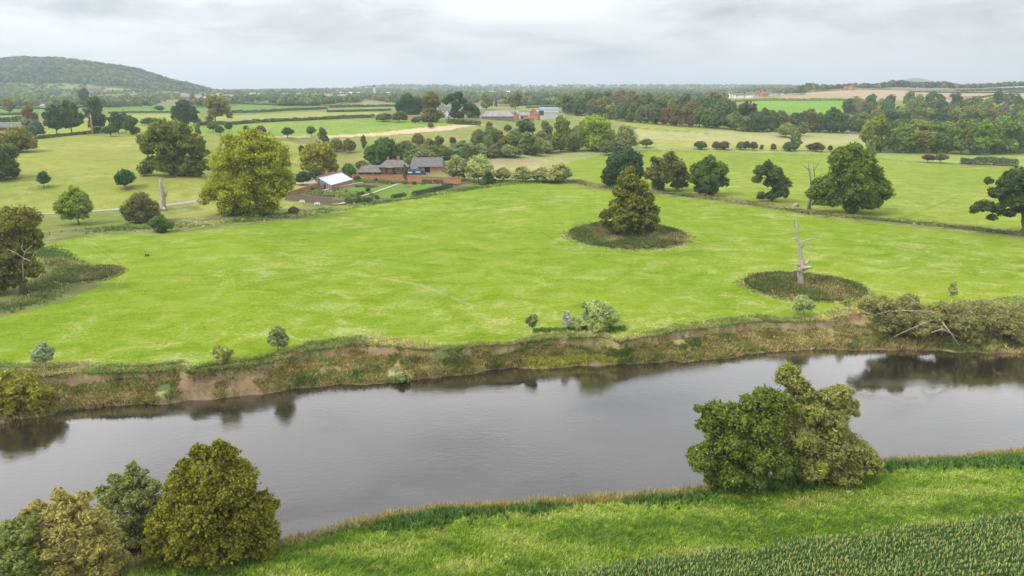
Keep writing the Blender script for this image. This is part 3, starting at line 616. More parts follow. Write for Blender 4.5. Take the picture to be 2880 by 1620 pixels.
hero('oak_tree', 'dark green oak cut by the left edge of the picture above the park slope', (0,505),
     [(0,440,38),(30,470,24),(10,480,30),(-40,460,40),(40,490,12),(-20,420,24)], (.06, .075, .022), .6, tr=.6, seed=29, flat=.7)
hero('oak_tree', 'low golden-olive dome tree at the left edge behind the park slope', (48,428),
     [(45,385,30),(20,400,26),(75,400,24),(45,405,30),(-5,395,22),(92,410,12)], (.155, .135, .03), .8, tr=.6, seed=30)
hero('oak_tree', 'very dark tall tree standing left of the pale olive tree on the upper hedge', (517,356),
     [(515,300,20),(500,315,18),(538,315,17),(515,325,22),(545,335,14),(520,343,16),(492,330,10)], (.035, .052, .026), 1.0, tr=.6, seed=31)
hero('ash_tree', 'thin-leaved pale olive tree right of the very dark tree on the upper hedge', (606,346),
     [(600,282,17),(620,290,18),(590,298,15),(635,310,16),(605,315,20),(645,325,10),(590,335,12)], (.17, .145, .05), .9, tr=.6, seed=32, cov=.75, style='willow')
hero('cypress_tree', 'broad dark green conifer mass left of the brick-red tall tree by the manor', (1150,322),
     [(1145,285,22),(1130,300,18),(1150,308,22),(1172,290,18),(1183,305,14),(1168,315,14)], (.028, .058, .024), .9, tr=.4, seed=33)
hero('ash_tree', 'tall olive-brown tree in front of the manor house', (1212,343),
     [(1212,278,20),(1200,292,16),(1225,295,15),(1208,312,18),(1235,325,14),(1212,330,22),(1195,333,14)], (.115, .095, .032), .95, tr=.5, seed=34)
hero('pine_tree', 'flat-topped dark pine with a bare double trunk beside the manor house', (1262,336),
     [(1290,268,12),(1270,275,13),(1255,285,12),(1300,285,12),(1285,300,14),(1310,300,8),(1278,322,14),(1295,326,12)], (.03, .05, .026), .9, tr=.5, seed=35, flat=.55)
# riverbank trees
hero('willow_tree', 'leafy olive willow on the near bank, largest tree at the lower left', (590,1572),
     [(590,1320,58),(530,1370,60),(660,1360,62),(600,1420,92),(500,1450,62),(710,1440,54),(740,1500,48),(560,1500,80),(660,1510,75),(460,1510,52),(450,1560,46),(540,1565,50),(640,1555,50),(730,1550,38),(620,1262,26),(560,1272,24),(655,1275,20),(490,1370,30),(520,1315,24)],
     (.130, .118, .020), .23, tr=.7, sub=.26, seed=41, cap=170000, hue=.3, cov=1.1, yel=(1.15, 1.12, .5))
hero('willow_tree', 'grey-green feathery willow between the pale sandy willow and the large olive willow', (375,1560),
     [(318,1348,18),(372,1318,18),(288,1385,20),(440,1440,38),(450,1520,40),(430,1370,24),(390,1345,29),(345,1370,36),(320,1400,36),(400,1395,44),(370,1440,57),(320,1470,52),(400,1480,52),(350,1520,52)], (.165, .165, .075), .24, style='willow', tr=.35, sub=.32, seed=42, cap=60000, nl=6)
hero('willow_tree', 'pale sandy-leaved willow at the bottom left beside the grey-green willow', (205,1640),
     [(105,1425,20),(165,1395,22),(235,1400,20),(70,1450,18),(200,1440,45),(150,1460,47),(260,1460,41),(200,1500,72),(130,1530,56),(270,1530,56),(190,1580,75),(290,1590,50),(110,1590,45)], (.25, .20, .08), .24, style='willow', tr=.35, sub=.32, seed=43, cap=90000, nl=6, yel=(1.2, 1.1, .9))
hero('willow_tree', 'fresh green feathery willow in the bottom left corner', (30,1680),
     [(95,1462,18),(20,1485,18),(40,1500,41),(85,1500,30),(0,1530,51),(60,1550,55),(20,1600,69),(90,1600,41),(-30,1560,57)], (.15, .155, .055), .24, style='willow', tr=.3, sub=.32, seed=44, cap=60000, nl=6)
hero('alder_tree', 'dark green dense alder leaning over the water on the near bank at right', (2150,1378),
     [(2150,1120,34),(2110,1140,34),(2185,1130,36),(2020,1165,40),(2075,1175,44),(2140,1190,56),(1995,1200,34),(2050,1240,60),(2130,1260,66),(1980,1290,42),(2040,1320,52),(2110,1330,50),(1960,1300,26),(2010,1355,30),(1965,1150,14),(2180,1290,50)],
     (.098, .115, .028), .23, tr=.7, sub=.25, seed=45, cap=170000, hue=.3, cov=1.1)
hero('willow_tree', 'tall golden-grey willow leaning beside the dark alder on the near bank', (2310,1355),
     [(2220,1065,39),(2250,1100,39),(2265,1150,50),(2330,1120,32),(2365,1110,30),(2385,1145,32),(2330,1175,52),(2250,1220,63),(2330,1240,65),(2390,1260,48),(2420,1290,43),(2280,1290,65),(2360,1310,54),(2440,1310,32),(2205,1050,19),(2260,1330,39)],
     (.165, .155, .058), .25, style='willow', tr=.55, sub=.3, seed=46, cap=150000, hue=.3, yel=(1.2, 1.18, .85))
hero('willow_tree', 'yellow-green bushy willow hanging over the water at the left of the far bank', (60,1150),
     [(60,1095,44),(20,1080,40),(110,1110,34),(40,1130,42),(100,1140,36),(0,1120,40),(-60,1100,50),(125,1160,16),(70,1165,24)], (.165, .145, .026), .36, tr=.3, sub=.3, seed=47, style='willow', hue=.3)
hero('willow_bush', 'large round grey-green willow bush on the far bank, behind the silver sapling', (1680,925),
     [(1665,880,35),(1690,885,37),(1720,895,26),(1640,905,26),(1680,905,37)], (.23, .25, .12), .30, 'bush', tr=.12, seed=48, sub=.36, style='willow', yel=(1.3, 1.2, .9))
hero('sapling', 'slim silvery-blue pointed sapling beside the large willow bush on the far bank', (1596,925),
     [(1593,880,7),(1593,892,12),(1596,904,14)], (.31, .28, .29), .36, 'sapling', tr=.07, seed=49, style='willow', hue=.02)
hero('sapling', 'small leaning sapling with a white trunk guard, left of the silver-blue one', (1494,937),
     [(1500,897,14),(1488,903,11),(1497,912,10)], (.14, .16, .08), .34, 'sapling', tr=.11, bark=WHITE, seed=50, style='willow', hue=.05, top=.4)
hero('sapling', 'silver-green egg-shaped sapling with a white stem, far left on the river bank', (125,1038),
     [(120,975,15),(120,992,24),(121,1003,24)], (.23, .24, .17), .34, 'sapling', tr=.09, bark=WHITE, seed=51, style='willow', hue=.05, top=.5)
hero('willow_bush', 'yellowish thin bush on the lip of the far bank above the bare earth slip', (622,1018),
     [(612,990,19),(640,992,18),(625,1002,20)], (.24, .23, .085), .34, 'bush', tr=.08, seed=52, style='willow')
hero('willow_bush', 'grey-green airy bush with upright twigs on the far bank, right of the yellowish bush', (782,988),
     [(780,935,20),(775,955,24),(795,962,20)], (.20, .205, .10), .34, 'bush', tr=.1, seed=53, style='willow', cov=.9)
hero('willow_bush', 'pale rounded bush just below the ring of the dead tree', (2260,888),
     [(2255,850,20),(2275,860,18),(2245,865,16)], (.25, .26, .13), .30, 'bush', tr=.08, seed=54, style='willow')
hero('sapling', 'thin sapling with a white stem between the ring and the fallen willow', (2384,880),
     [(2382,845,7),(2383,855,8)], (.20, .21, .11), .34, 'sapling', tr=.06, bark=WHITE, seed=55, style='willow', top=.4)
hero('sapling', 'pale yellowish upright sapling with white stem behind the fallen willow', (2676,852),
     [(2680,800,9),(2680,815,12),(2680,826,11)], (.27, .27, .12), .34, 'sapling', tr=.07, bark=WHITE, seed=56, style='willow', top=.5)
hero('water_willow', 'spiky grey-green willow clump growing from the waterline of the far bank', (1130,1080),
     [(1130,1063,13),(1115,1068,9),(1146,1068,9)], (.15, .17, .08), .42, 'bush', tr=0, seed=57, style='willow')
f = hero('fallen_willow', 'fallen willow sprawling over the far bank at right with bleached bare branches', (2640,952),
     [(2480,868,37),(2530,880,40),(2570,905,48),(2500,910,35),(2610,900,40),(2650,880,33),(2700,900,51),(2760,890,48),(2820,900,51),(2870,920,48),(2720,935,40),(2780,950,37),(2830,965,33),(2750,980,18),(2560,850,26),(2440,860,24),(2900,890,44),(2800,985,18)],
     (.17, .152, .078), .28, 'tree', tr=.5, sub=.32, seed=58, style='willow', hue=.25, cap=130000, nl=5)
def px_branch(root, pts, Y, r0, r1, m, nm='bare_branch', n=6):
    P = []
    for i, p in enumerate(pts):
        a = Wp(p[0], p[1], Y+(p[2] if len(p) > 2 else 0)); P.append(a-np.array(root.location))
    k = len(P); rad = [r0+(r1-r0)*i/(k-1) for i in range(k)]
    mb = MB(); mb.tube(P, rad, n); return mb
fy = f.location[1]
for pts, r0 in (([(2610,868,-9),(2570,845,-9),(2520,812,-9),(2468,791,-9)], .22), ([(2640,877,-9),(2560,873,-10),(2500,875,-10),(2460,886,-10)], .2),
                ([(2600,885,-9),(2540,870,-10),(2505,910,-10)], .16), ([(2620,900,-9),(2560,925,-11),(2515,945,-11)], .16), ([(2560,925,-11),(2500,955,-11)], .12),
                ([(2510,812,-9),(2470,830,-9)], .1), ([(2650,905,-10),(2680,945,-11),(2700,975,-12)], .24), ([(2620,935,-10),(2650,925,-11),(2680,940,-11),(2710,955,-11)], .26), ([(2500,830,-8),(2540,850,-8),(2590,850,-8)], .1)):
    px_branch(f, pts, fy, r0*.42, .02, PALEWOOD).build('bare_branch', PALEWOOD, f, True)

# dead trees --------------------------------------------------------
def dead(name, label, base, trunk, branches, m=PALEWOOD, trunk_m=None):
    b = G(*base); root = empty(name, b); mb = MB(); k = depth(b)/F
    mb.tube([Wp(p[0], p[1], b[1])-b-(np.array((0, 0, .5)) if i == 0 else 0) for i, p in enumerate(trunk)], [p[2]*k for p in trunk], 9)
    mb.build('trunk', trunk_m or m, root, True)
    for br in branches:
        q = MB(); q.tube([Wp(p[0], p[1], b[1]+(p[3] if len(p) > 3 else 0)*k)-b for p in br], [p[2]*k for p in br], 6); q.build('branch', m, root, True)
    return meta(root, label, 'dead tree')
dead('dead_tree', 'bleached dead tree with broken limbs standing in its rough grass ring', (2251,804),
     [(2251,806,11.1),(2253,790,8.1),(2250,768,7.8),(2258,748,8.9),(2256,735,6.3),(2249,712,5.3),(2250,700,4.9),(2243,682,4.1),(2245,668,3.1),(2239,652,3.1),(2241,640,2.5),(2237,625,1.9)],
     [[(2256,750,5.5),(2266,742,5.0),(2276,732,4.4),(2272,728,1.3)],[(2258,756,6.7,-10),(2272,752,5.5,-20),(2284,752,2.5,-30)],[(2252,748,3.3),(2240,744,3.2),(2226,743,1.3)],[(2250,764,3.2,-6),(2236,760,2.5,-12),(2222,765,1.0,-18)],
      [(2248,702,4.4),(2258,688,3.8),(2254,680,2.5),(2266,676,2.0),(2284,672,1.4),(2304,671,0.8)],[(2256,690,1.3),(2276,694,1.0),(2300,710,0.5)],[(2243,676,1.8),(2235,671,1.5),(2222,670,0.8)],
      [(2238,640,1.9),(2250,636,1.5),(2265,632,0.7)],[(2238,637,1.9),(2230,636,1.3),(2218,637,0.5)],[(2237,630,1.5),(2232,622,1.2),(2230,612,0.5)],[(2238,628,1.5),(2246,622,1.2),(2248,616,0.5)],[(2237,628,1.3),(2240,618,1.0),(2236,610,0.3)],[(2260,746,6.7,10),(2268,738,4.4,20)]])
dead('dead_tree', 'thick pale dead trunk with snapped top beside the gravel drive', (460,591),
     [(460,593,11),(459,580,8),(459,560,6.5),(457,540,6.5),(454,525,5.5),(451,512,3.5),(450,504,2.4)],
     [[(456,538,3),(448,532,2.6),(441,533,1)],[(462,552,3),(467,545,2.4),(471,535,1.4)],[(464,553,2),(474,550,.8)],[(456,530,2),(463,526,1)],[(460,585,5,-5),(466,592,3,-10)]])
dead('dead_tree', 'tall grey dead conifer trunk with side stubs among the cedars far left', (260,377),
     [(260,379,3.4),(258,360,2.8),(256,340,2.2),(254,320,1.4)],
     [[(257,333,1.1),(248,326,.9),(240,328,.5)],[(259,358,1.3),(272,356,1),(290,358,.5)],[(256,325,.8),(246,330,.4)],[(258,345,1),(248,347,.5)]])
dead('bare_tree', 'slender leafless tree with two forked stems left of the biggest oak', (2275,588),
     [(2275,590,5),(2278,560,4),(2282,530,2.6),(2279,500,2),(2275,475,1.6),(2273,450,.8)],
     [[(2282,530,2.4),(2292,510,1.6),(2289,480,1.5),(2300,462,1),(2308,448,.4)],[(2275,478,1),(2262,468,.8),(2252,460,.3)],[(2290,485,1),(2287,470,.8),(2294,455,.4)],[(2282,515,1),(2300,525,.8)],[(2283,520,1),(2310,490,.8),(2330,490,.4)],[(2277,490,.8),(2286,480,.5)]], GREYWOOD)
dead('bare_tree', 'small grey leafless tree on the hedge between the far left fields', (345,324), [(345,326,1.6),(344,312,1),(344,298,.5)], [[(344,314,.7),(350,304,.3)],[(344,312,.7),(338,303,.3)]], GREYWOOD)
dead('stump', 'weathered fallen stump on the field edge between two oaks', (2238,580), [(2228,580,3),(2238,576,6),(2246,577,5)], [[(2240,574,2.5),(2246,570,1.6)]], PALEWOOD)
# dead limb in the left ash, guards
def guard(base, r, h, label):
    b = G(*base); root = empty('tree_guard', b)
    for i in range(4):
        a = math.pi/2*i+.5; mb = MB(); x, y = math.cos(a)*r, math.sin(a)*r; mb.box(x-.07, x+.07, y-.07, y+.07, -.3, h); mb.build('post', TIMBER, root)
        a2 = a+math.pi/2
        for zz in (h*.45, h*.9): MB().tube([(x, y, zz), (math.cos(a2)*r, math.sin(a2)*r, zz)], [.06, .06], 4).build('rail', TIMBER, root)
    meta(root, label, 'tree guard')
guard((124,531), 2.1, 1.7, 'square timber guard round the small clipped tree at left')
guard((354,535), 1.9, 1.5, 'square timber guard round the ball-shaped tree')
ash = [o for o in bpy.data.objects if o.name.startswith('ash_tree') and 'pale dead limb' in o.get('label', '')][0]
for pts in ([(66,790,-22),(64,745,-24),(66,724,-25)], [(66,726,-24),(45,712,-25),(20,700,-25)], [(66,724,-24),(72,705,-25),(92,690,-25)], [(70,712,-24),(60,698,-25),(64,684,-25)], [(66,726,-24),(80,732,-25),(92,742,-25)]):
    px_branch(ash, [(a, b, c*.35) for a, b, c in pts], ash.location[1], .12, .03, PALEWOOD).build('dead_branch', PALEWOOD, ash, True)

# ------------------------------------------------------------------ smaller trees and bushes by box
BT = [
 ((7,280,49,317),'round1',BRNG,'lone brownish tree in the far left field'),
 ((221,253,263,303),'round3',DEEP,'very dark bushy tree far left below the wooded hill'),
 ((63,305,110,362),'round2',RUST,'rust-tinged tree left of the cedars'),
 ((67,333,129,388),'bush',BLUEG,'blue-grey dense yew behind the low golden dome tree'),
 ((133,300,190,380),'cedar',DKGR,'left flat-tiered cedar of the park group'),
 ((165,288,240,378),'cedar',(.055,.075,.022),'taller tiered cedar next to the grey dead conifer trunk'),
 ((246,284,308,374),'tall1',(.06,.075,.022),'tall green tree behind the grey dead conifer trunk'),
 ((291,353,333,384),'dome',DKGR,'small round tree in front of the cedar group'),
 ((312,318,356,376),'cedar',(.05,.07,.022),'small cedar at the right of the park group'),
 ((350,330,400,380),'round2',DKGR,'dark bushy tree left of the wide spreading oak'),
 ((395,330,440,352),'bush',MIDG,'low green bush above the wide spreading oak'),
 ((433,297,463,315),'dome',DKGR,'lone round dark tree in the upper left field'),
 ((548,347,570,382),'round1',BRNG,'little brownish tree under the very dark tall tree'),
 ((587,343,615,372),'dome',MIDG,'small green tree under the pale olive tree'),
 ((609,354,632,381),'dome',(.07,.08,.03),'tiny olive round tree beside the small green one'),
 ((686,353,702,370),'dome',DKGR,'tiny dark tree above the huge yellow-green tree'),
 ((718,353,751,377),'bush',(.10,.07,.03),'brown bush at the left end of the sheep pasture'),
 ((793,358,825,388),'dome',(.045,.085,.025),'left of two small round green trees below the sheep pasture'),
 ((861,355,891,385),'dome',(.048,.09,.025),'right of two small round green trees below the sheep pasture'),
 ((895,362,925,402),'tall1',BRNG,'small brown-green tree right of the two round trees'),
 ((906,380,926,402),'bush',DKGR,'dark shrub at the foot of the small brown-green tree'),
 ((838,408,862,436),'bush',DEEP,'dark shrub behind the golden olive tree'),
 ((925,388,968,426),'bush',BRNG,'left olive bush on the slope above the garden'),
 ((963,389,1002,430),'bush',(.10,.088,.035),'brownish bush on the slope above the garden'),
 ((1013,383,1034,418),'round3',(.08,.09,.03),'narrow bush beside the dense mid-green tree'),
 ((1156,374,1195,410),'bush',(.11,.10,.035),'solitary brown-green bush high on the slope'),
 ((1200,345,1222,360),'bush',(.12,.08,.04),'small brown thorn bush on the upper slope'),
 ((1366,342,1385,359),'bush',(.11,.08,.04),'small thorn bush below the grey farm sheds'),
 ((1415,350,1440,370),'bush',(.10,.085,.035),'thorn bush at the head of the scrub valley'),
 ((1133,415,1235,456),'wbush',(.12,.125,.055),'grey-green willow scrub behind the brick barn'),
 ((1185,388,1225,432),'bush',BRNG,'brown-green bush in the valley scrub'),
 ((1215,386,1262,430),'round2',(.085,.10,.032),'green tree in the middle of the valley scrub'),
 ((1225,418,1272,448),'bush',(.09,.11,.032),'low green bush in front of the valley scrub'),
 ((1266,400,1352,442),'wbush',(.115,.14,.085),'blue-grey willow mound in the valley scrub'),
 ((1262,385,1285,405),'bush',WINE,'dark red bush at the back of the valley scrub'),
 ((1318,373,1372,430),'round1',(.10,.115,.035),'olive tree behind the blue-grey willow mound'),
 ((1345,385,1400,438),'round3',(.10,.125,.05),'grey-green tree right of the blue-grey willow mound'),
 ((1378,370,1425,405),'round2',(.085,.095,.03),'tree at the upper edge of the valley scrub'),
 ((1390,390,1442,440),'round1',(.115,.11,.045),'brownish tree in the middle of the valley thicket'),
 ((1440,340,1510,405),'round2',(.075,.095,.028),'broad dark-topped tree at the back of the valley thicket'),
 ((1450,380,1525,435),'round3',(.10,.11,.04),'broad olive tree in front of the valley thicket'),
 ((1512,345,1560,400),'round1',(.12,.115,.05),'thin greyish tree in the valley thicket'),
 ((1543,334,1612,428),'round3',(.12,.13,.032),'tall olive tree left of the large bright lime-green tree'),
 ((1520,395,1560,432),'wbush',(.16,.15,.08),'pale twiggy bush at the foot of the valley thicket'),
 ((1590,385,1640,425),'bush',(.09,.085,.035),'dark bush under the tall olive tree'),
 ((1480,405,1530,437),'bush',(.11,.10,.045),'brown bush at the front of the valley thicket'),
 ((1410,412,1470,440),'bush',(.10,.10,.04),'low bush at the left front of the valley thicket'),
 ((1725,352,1792,428),'wbush',(.15,.14,.065),'pale brown willow right of the large bright lime-green tree'),
 ((1690,395,1765,436),'bush',(.07,.075,.03),'dark bush at the foot of the large bright lime-green tree'),
 ((1800,390,1836,416),'dome',(.10,.10,.045),'round brownish bush alone right of the valley thicket'),
 ((1250,436,1330,508),'wbush',(.17,.17,.08),'left part of the pale willow beside the brick barn'),
 ((1300,434,1392,512),'wbush',(.22,.21,.11),'silvery pale willow at the right end of the garden wall'),
 ((1355,482,1394,518),'cone',DEEP,'dark yew bush at the corner of the garden meadow'),
 ((1388,470,1440,508),'wbush',(.17,.165,.085),'grey willow bush right of the dark yew'),
 ((1440,465,1500,512),'wbush',(.20,.19,.10),'pale tan willow bush in the clump behind the meadow'),
 ((1490,470,1555,512),'wbush',(.18,.175,.085),'middle bush of the tan clump behind the meadow'),
 ((1535,457,1608,514),'wbush',(.20,.185,.09),'tallest and rightmost bush of the tan clump behind the meadow'),
 ((1948,396,1990,420),'bush',(.05,.075,.028),'round dark bush at the left end of the thorn hedge row'),
 ((2000,397,2025,420),'bush',(.07,.07,.03),'small bush next to the round dark bush'),
 ((2015,397,2055,421),'bush',(.065,.065,.03),'wide brownish bush in the thorn hedge row'),
 ((2068,398,2095,421),'bush',(.10,.095,.035),'olive bush in the middle of the thorn hedge row'),
 ((2085,396,2110,421),'bush',(.085,.06,.035),'reddish-brown bush in the thorn hedge row'),
 ((2105,398,2132,422),'bush',(.045,.07,.035),'dark green bush in the thorn hedge row'),
 ((2135,406,2148,422),'bush',(.09,.075,.03),'narrow bush at the end of the thorn hedge row'),
 ((2165,403,2184,423),'bush',(.08,.06,.035),'small bush left of the twin green bushes'),
 ((2198,398,2236,425),'bush',(.06,.075,.03),'lower left one of the twin green bushes'),
 ((2214,374,2256,424),'round3',(.10,.13,.035),'small green tree behind the thorn hedge row'),
 ((2270,400,2318,426),'bush',(.085,.055,.035),'wide wine-brown bush right of the small green tree'),
 ((2326,408,2341,425),'bush',WINE,'little dark red bush at the end of the thorn hedge row'),
 ((2592,434,2624,457),'dome',WINE,'small dark red tree in the upper right meadow'),
 ((2626,430,2660,459),'dome',(.075,.095,.04),'small grey-green tree beside the dark red tree'),
 ((2180,345,2240,386),'wbush',(.13,.14,.06),'pale grey-green willow in front of the right wood'),
 ((2235,342,2272,382),'wbush',(.10,.12,.055),'smaller willow in front of the right wood'),
 ((1053,318,1108,341),'bush',(.085,.09,.04),'left bush of the clump by the manor pasture'),
 ((1100,312,1148,343),'bush',(.10,.10,.05),'grey bush of the clump by the manor pasture'),
 ((1155,330,1182,346),'bush',DKGR,'dark shrub by the manor garden wall'),
 ((1330,300,1352,330),'cone',DEEP,'dark pointed conifer left of the grey farm sheds'),
 ((1290,290,1345,332),'round2',(.06,.08,.035),'dark tree behind the pine'),
 ((1342,268,1395,308),'round1',(.13,.125,.045),'olive tree behind the grey farm sheds'),
 ((1420,262,1478,306),'round1',(.14,.12,.04),'golden-brown tree behind the farm'),
 ((932,520,948,526),'bush',(.2,.2,.04),'yellow shrub in the garden'),
 ((1131,466,1150,510),'tall1',(.085,.09,.035),'slim tree growing against the brick garden wall'),
 ((994,494,1014,510),'dome',(.04,.075,.04),'clipped dark shrub inside the garden by the greenhouse'),
 ((1028,527,1043,543),'dome',(.04,.06,.028),'small standard tree beside the garden path'),
 ((1004,540,1016,551),'dome',(.08,.10,.03),'little shrub near the garden beds'),
 ((985,547,998,556),'dome',(.08,.12,.03),'little green shrub at the corner of the garden beds'),
 ((960,458,1005,500),'bush',(.07,.10,.03),'green bush between the greenhouse and the house'),
 ((1000,450,1040,480),'bush',(.10,.11,.035),'olive bush behind the house wing'),
 ((1040,446,1080,462),'bush',(.05,.075,.04),'dark bush behind the house roof'),
 ((1135,442,1168,480),'bush',(.10,.12,.04),'yellow-green bush between house and barn'),
 ((830,480,875,520),'bush',(.045,.06,.03),'dark shrubbery left of the greenhouse'),
 ((868,470,905,505),'bush',(.05,.07,.028),'dark shrub under the golden olive tree'),
 ((810,580,842,602),'bush',(.14,.10,.06),'brownish bush at the foot of the huge yellow-green tree'),
 ((1340,505,1372,520),'bush',(.07,.10,.035),'low green shrub in front of the silvery pale willow'),
]
rng = np.random.default_rng(5)
for b4, key, col, lab in BT:
    nm = {'bush':'bush','wbush':'willow_bush','cone':'conifer','cedar':'cedar_tree','dome':'round_tree'}.get(key, 'park_tree')
    box_tree(b4, key, col, lab, cat='bush' if 'bush' in nm else 'tree', name=nm)

for (q0, q1, ya, yb, nn, lbs) in ((1150, 1420, 432, 452, 16, ('scrub bush filling the valley behind the brick barn', 'scrub bushes behind the barn')), (1330, 1640, 395, 434, 30, ('scrub bush among the trees of the valley thicket', 'scrub bushes in the valley thicket'))):
    for i in range(nn):
        px = q0+(q1-q0)*(i+.5+rng.normal(0, .5))/nn; py = ya+(yb-ya)*rng.random(); w_ = 34+26*rng.random(); cq = [(.10,.11,.04),(.13,.125,.055),(.085,.10,.035),(.12,.10,.05),(.15,.16,.085)][rng.integers(5)]
        box_tree((px-w_/2, py-w_*.75, px+w_/2, py), ('bush', 'wbush', 'round1')[rng.integers(3)], cq, lbs[0], lbs[1], 'bush', 'scrub_bush')
# woods on the right: every tree its own object -------------------------
WC = [((.062,.082,.038),'dark green'),((.085,.108,.042),'mid green'),((.110,.118,.042),'olive green'),((.110,.098,.058),'grey-brown'),((.145,.150,.048),'yellow-green'),((.055,.082,.050),'blue-green')]
def wood(px0, px1, pyl, n, hm, hv, where, group, cols=WC, keys=('round1','round2','round3','round1'), dY=0, wr=.8, over=()):
    for i in range(n):
        px = px0+(px1-px0)*(i+.5+rng.normal(0, .25))/n; py = np.interp(px, [p[0] for p in pyl], [p[1] for p in pyl])
        b = G(px, py); 
        if dY: b[1] += dY*(.7+.6*rng.random()); b[0] = us(px, 320)[0]*b[1]; b[2] = float(gh(b[0], b[1]))
        c, cn = cols[rng.integers(len(cols))]
        for (a0, a1, cc, nn) in over:
            if a0 < px < a1 and rng.random() < .7: c, cn = cc, nn
        h = hm+hv*rng.normal(); c = tuple(v*(.88+.24*rng.random()) for v in c)
        tree_copy(PROTO[keys[rng.integers(len(keys))]][0], b, h*wr*(.85+.35*rng.random()), h, c, f'{cn} tree {where}', group+', '+cn, name='woodland_tree')
FL = [(1580,318),(1640,326),(1760,342),(1900,354),(2040,362),(2100,370),(2200,368),(2440,376)]
RU = [(1790,1900,(.125,.078,.032),'rust-brown'),(1900,1960,(.11,.075,.038),'rust-brown')]
wood(1585, 2120, FL, 26, 17, 2.2, 'in the front edge of the wood beyond the hayfield', 'front edge of the middle wood', over=RU, wr=1.0)
wood(1580, 2110, FL, 24, 22, 2.5, 'inside the wood beyond the hayfield', 'middle wood interior', dY=45, wr=.95)
wood(1575, 2040, FL, 22, 25, 3, 'at the back of the wood beyond the hayfield', 'middle wood back', dY=120, wr=.9)
wood(2110, 2440, FL, 24, 18, 2.8, 'in the thin wood below the bright green field', 'thin wood below the bright green field', wr=.85, keys=('round1','tall1','tall1','round2'))
wood(2420, 2900, [(2420,372),(2900,372)], 22, 22, 2.6, 'in the front of the big wood on the right', 'front of the right wood', dY=60, wr=.95)
wood(2360, 2900, [(2420,360),(2900,362)], 20, 23, 3, 'in the middle of the big wood on the right', 'middle of the right wood', dY=130, wr=.95)
wood(2430, 2900, [(2420,350),(2900,352)], 16, 19, 3, 'at the back of the big wood on the right', 'back of the right wood', dY=240, wr=1.0)
YG = [((.085,.115,.030),'leafy green'),((.070,.100,.030),'deep green'),((.105,.130,.032),'light green'),((.15,.15,.035),'yellowing')]
wood(2435, 2900, [(2435,428),(2640,431),(2760,436),(2880,428)], 15, 24, 2.2, 'in the long row at the edge of the upper right meadow', 'row of trees by the upper right meadow', YG, ('round3','round2','round2','round1'), wr=.9)
wood(2440, 2900, [(2435,428),(2640,431),(2760,436),(2880,428)], 10, 23, 1.6, 'in the second row by the upper right meadow', 'second row by the upper right meadow', YG, dY=22, wr=.75)
for p, (root, _) in PROTO.items():                # prototypes themselves become one real tree each
    pass
spots = {'round1':(1600,322,15),'round2':(1622,326,15),'round3':(2300,372,14),'tall1':(2330,372,16),'dome':(645,372,9),'bush':(1240,448,7),'wbush':(1300,455,8),'cone':(1395,300,14),'cedar':(355,372,16)}
lab = {'round1':'short green tree at the left tip of the wood beyond the hayfield','round2':'second short tree from the left tip of the wood beyond the hayfield','round3':'rounded tree in the thin wood near the gravel heap','tall1':'narrow tree in the thin wood near the gravel heap',
 'dome':'little round tree behind the huge yellow-green tree','bush':'low bush behind the brick barn roof','wbush':'willow scrub bush behind the silvery pale willow','cone':'dark conifer behind the grey farm sheds','cedar':'small dark cedar right of the park group'}
for k, (px, py, h) in spots.items():
    r = PROTO[k][0]; b = G(px, py); r.location = [float(v) for v in b]; r.scale = (h*(1.1 if 'bush' in k else .8),)*2+(h,)
    for ch in r.children:
        if ch.name.startswith('crown'): ch.color = (.08, .10, .034, 1)
    meta(r, lab[k], 'bush' if 'bush' in k else 'tree')

# ------------------------------------------------------------------ far woodland as masses
def mass(name, label, P, hts, cols, nq=70, seed=1):
    g = np.random.default_rng(seed); n = len(P); k = np.repeat(np.arange(n), nq); d = rdir(n*nq, g); d[:, 2] = np.abs(d[:, 2])*1.1-.25
    h = hts[k]; lump = 1+.25*np.sin(d[:, 0]*5+k)*np.cos(d[:, 1]*6+k*1.7)
    c = P[k]+np.stack([d[:, 0]*h*.40*lump, d[:, 1]*h*.40*lump, h*.52+d[:, 2]*h*.46*lump], 1)*1.0
    T = cols[k]*np.clip(1+g.normal(0, .16, (n*nq, 1)), .5, 1.6)
    V, TT, Q = quads(c, d+rdir(n*nq, g)*.5, h*.22*(.7+.6*g.random(n*nq)), 1.25, T, g)
    o = new_mesh(name, V, Q, LEAF, TT); return meta(o, label, 'woodland', None, 'stuff')
def randcols(n, g, pal=WC):
    a = np.array([c for c, _ in pal]); return a[g.integers(len(a), size=n)]*(.75+.5*g.random((n, 1)))
g = np.random.default_rng(3)
# wooded hill
M = 12500; Yh = 2250+g.random(M)*620; uh = us(-350+g.random(M)*1060, 250)[0]; X = uh*Yh; Z = gh(X, Yh)
pxh = pxof(X, Yh, Z); pyh = pyof(X, Yh, Z)
keep = (pyh < np.interp(pxh, [0, 120, 150, 230, 330, 450, 600], [240, 236, 252, 262, 262, 266, 258])+vnoise(X/60, Yh/60, 3)*10-5)
X, Yh, Z = X[keep], Yh[keep], Z[keep]; n = len(X)
cc = randcols(n, g); patch = fbm(X, Yh*1.0, .006, 3, 5)[:, None]; cc = cc*(.55+1.0*patch)*np.where(g.random((n, 1)) < .12, 1.5, 1); cc[:, 0] += .03*(patch[:, 0] > .55)
mass('hillside_wood', 'mixed woodland covering the long hill at upper left', np.stack([X, Yh, Z-1], 1), 9+13*g.random(n)**1.7, cc*np.array((.58, .70, .82)), 42, 5)
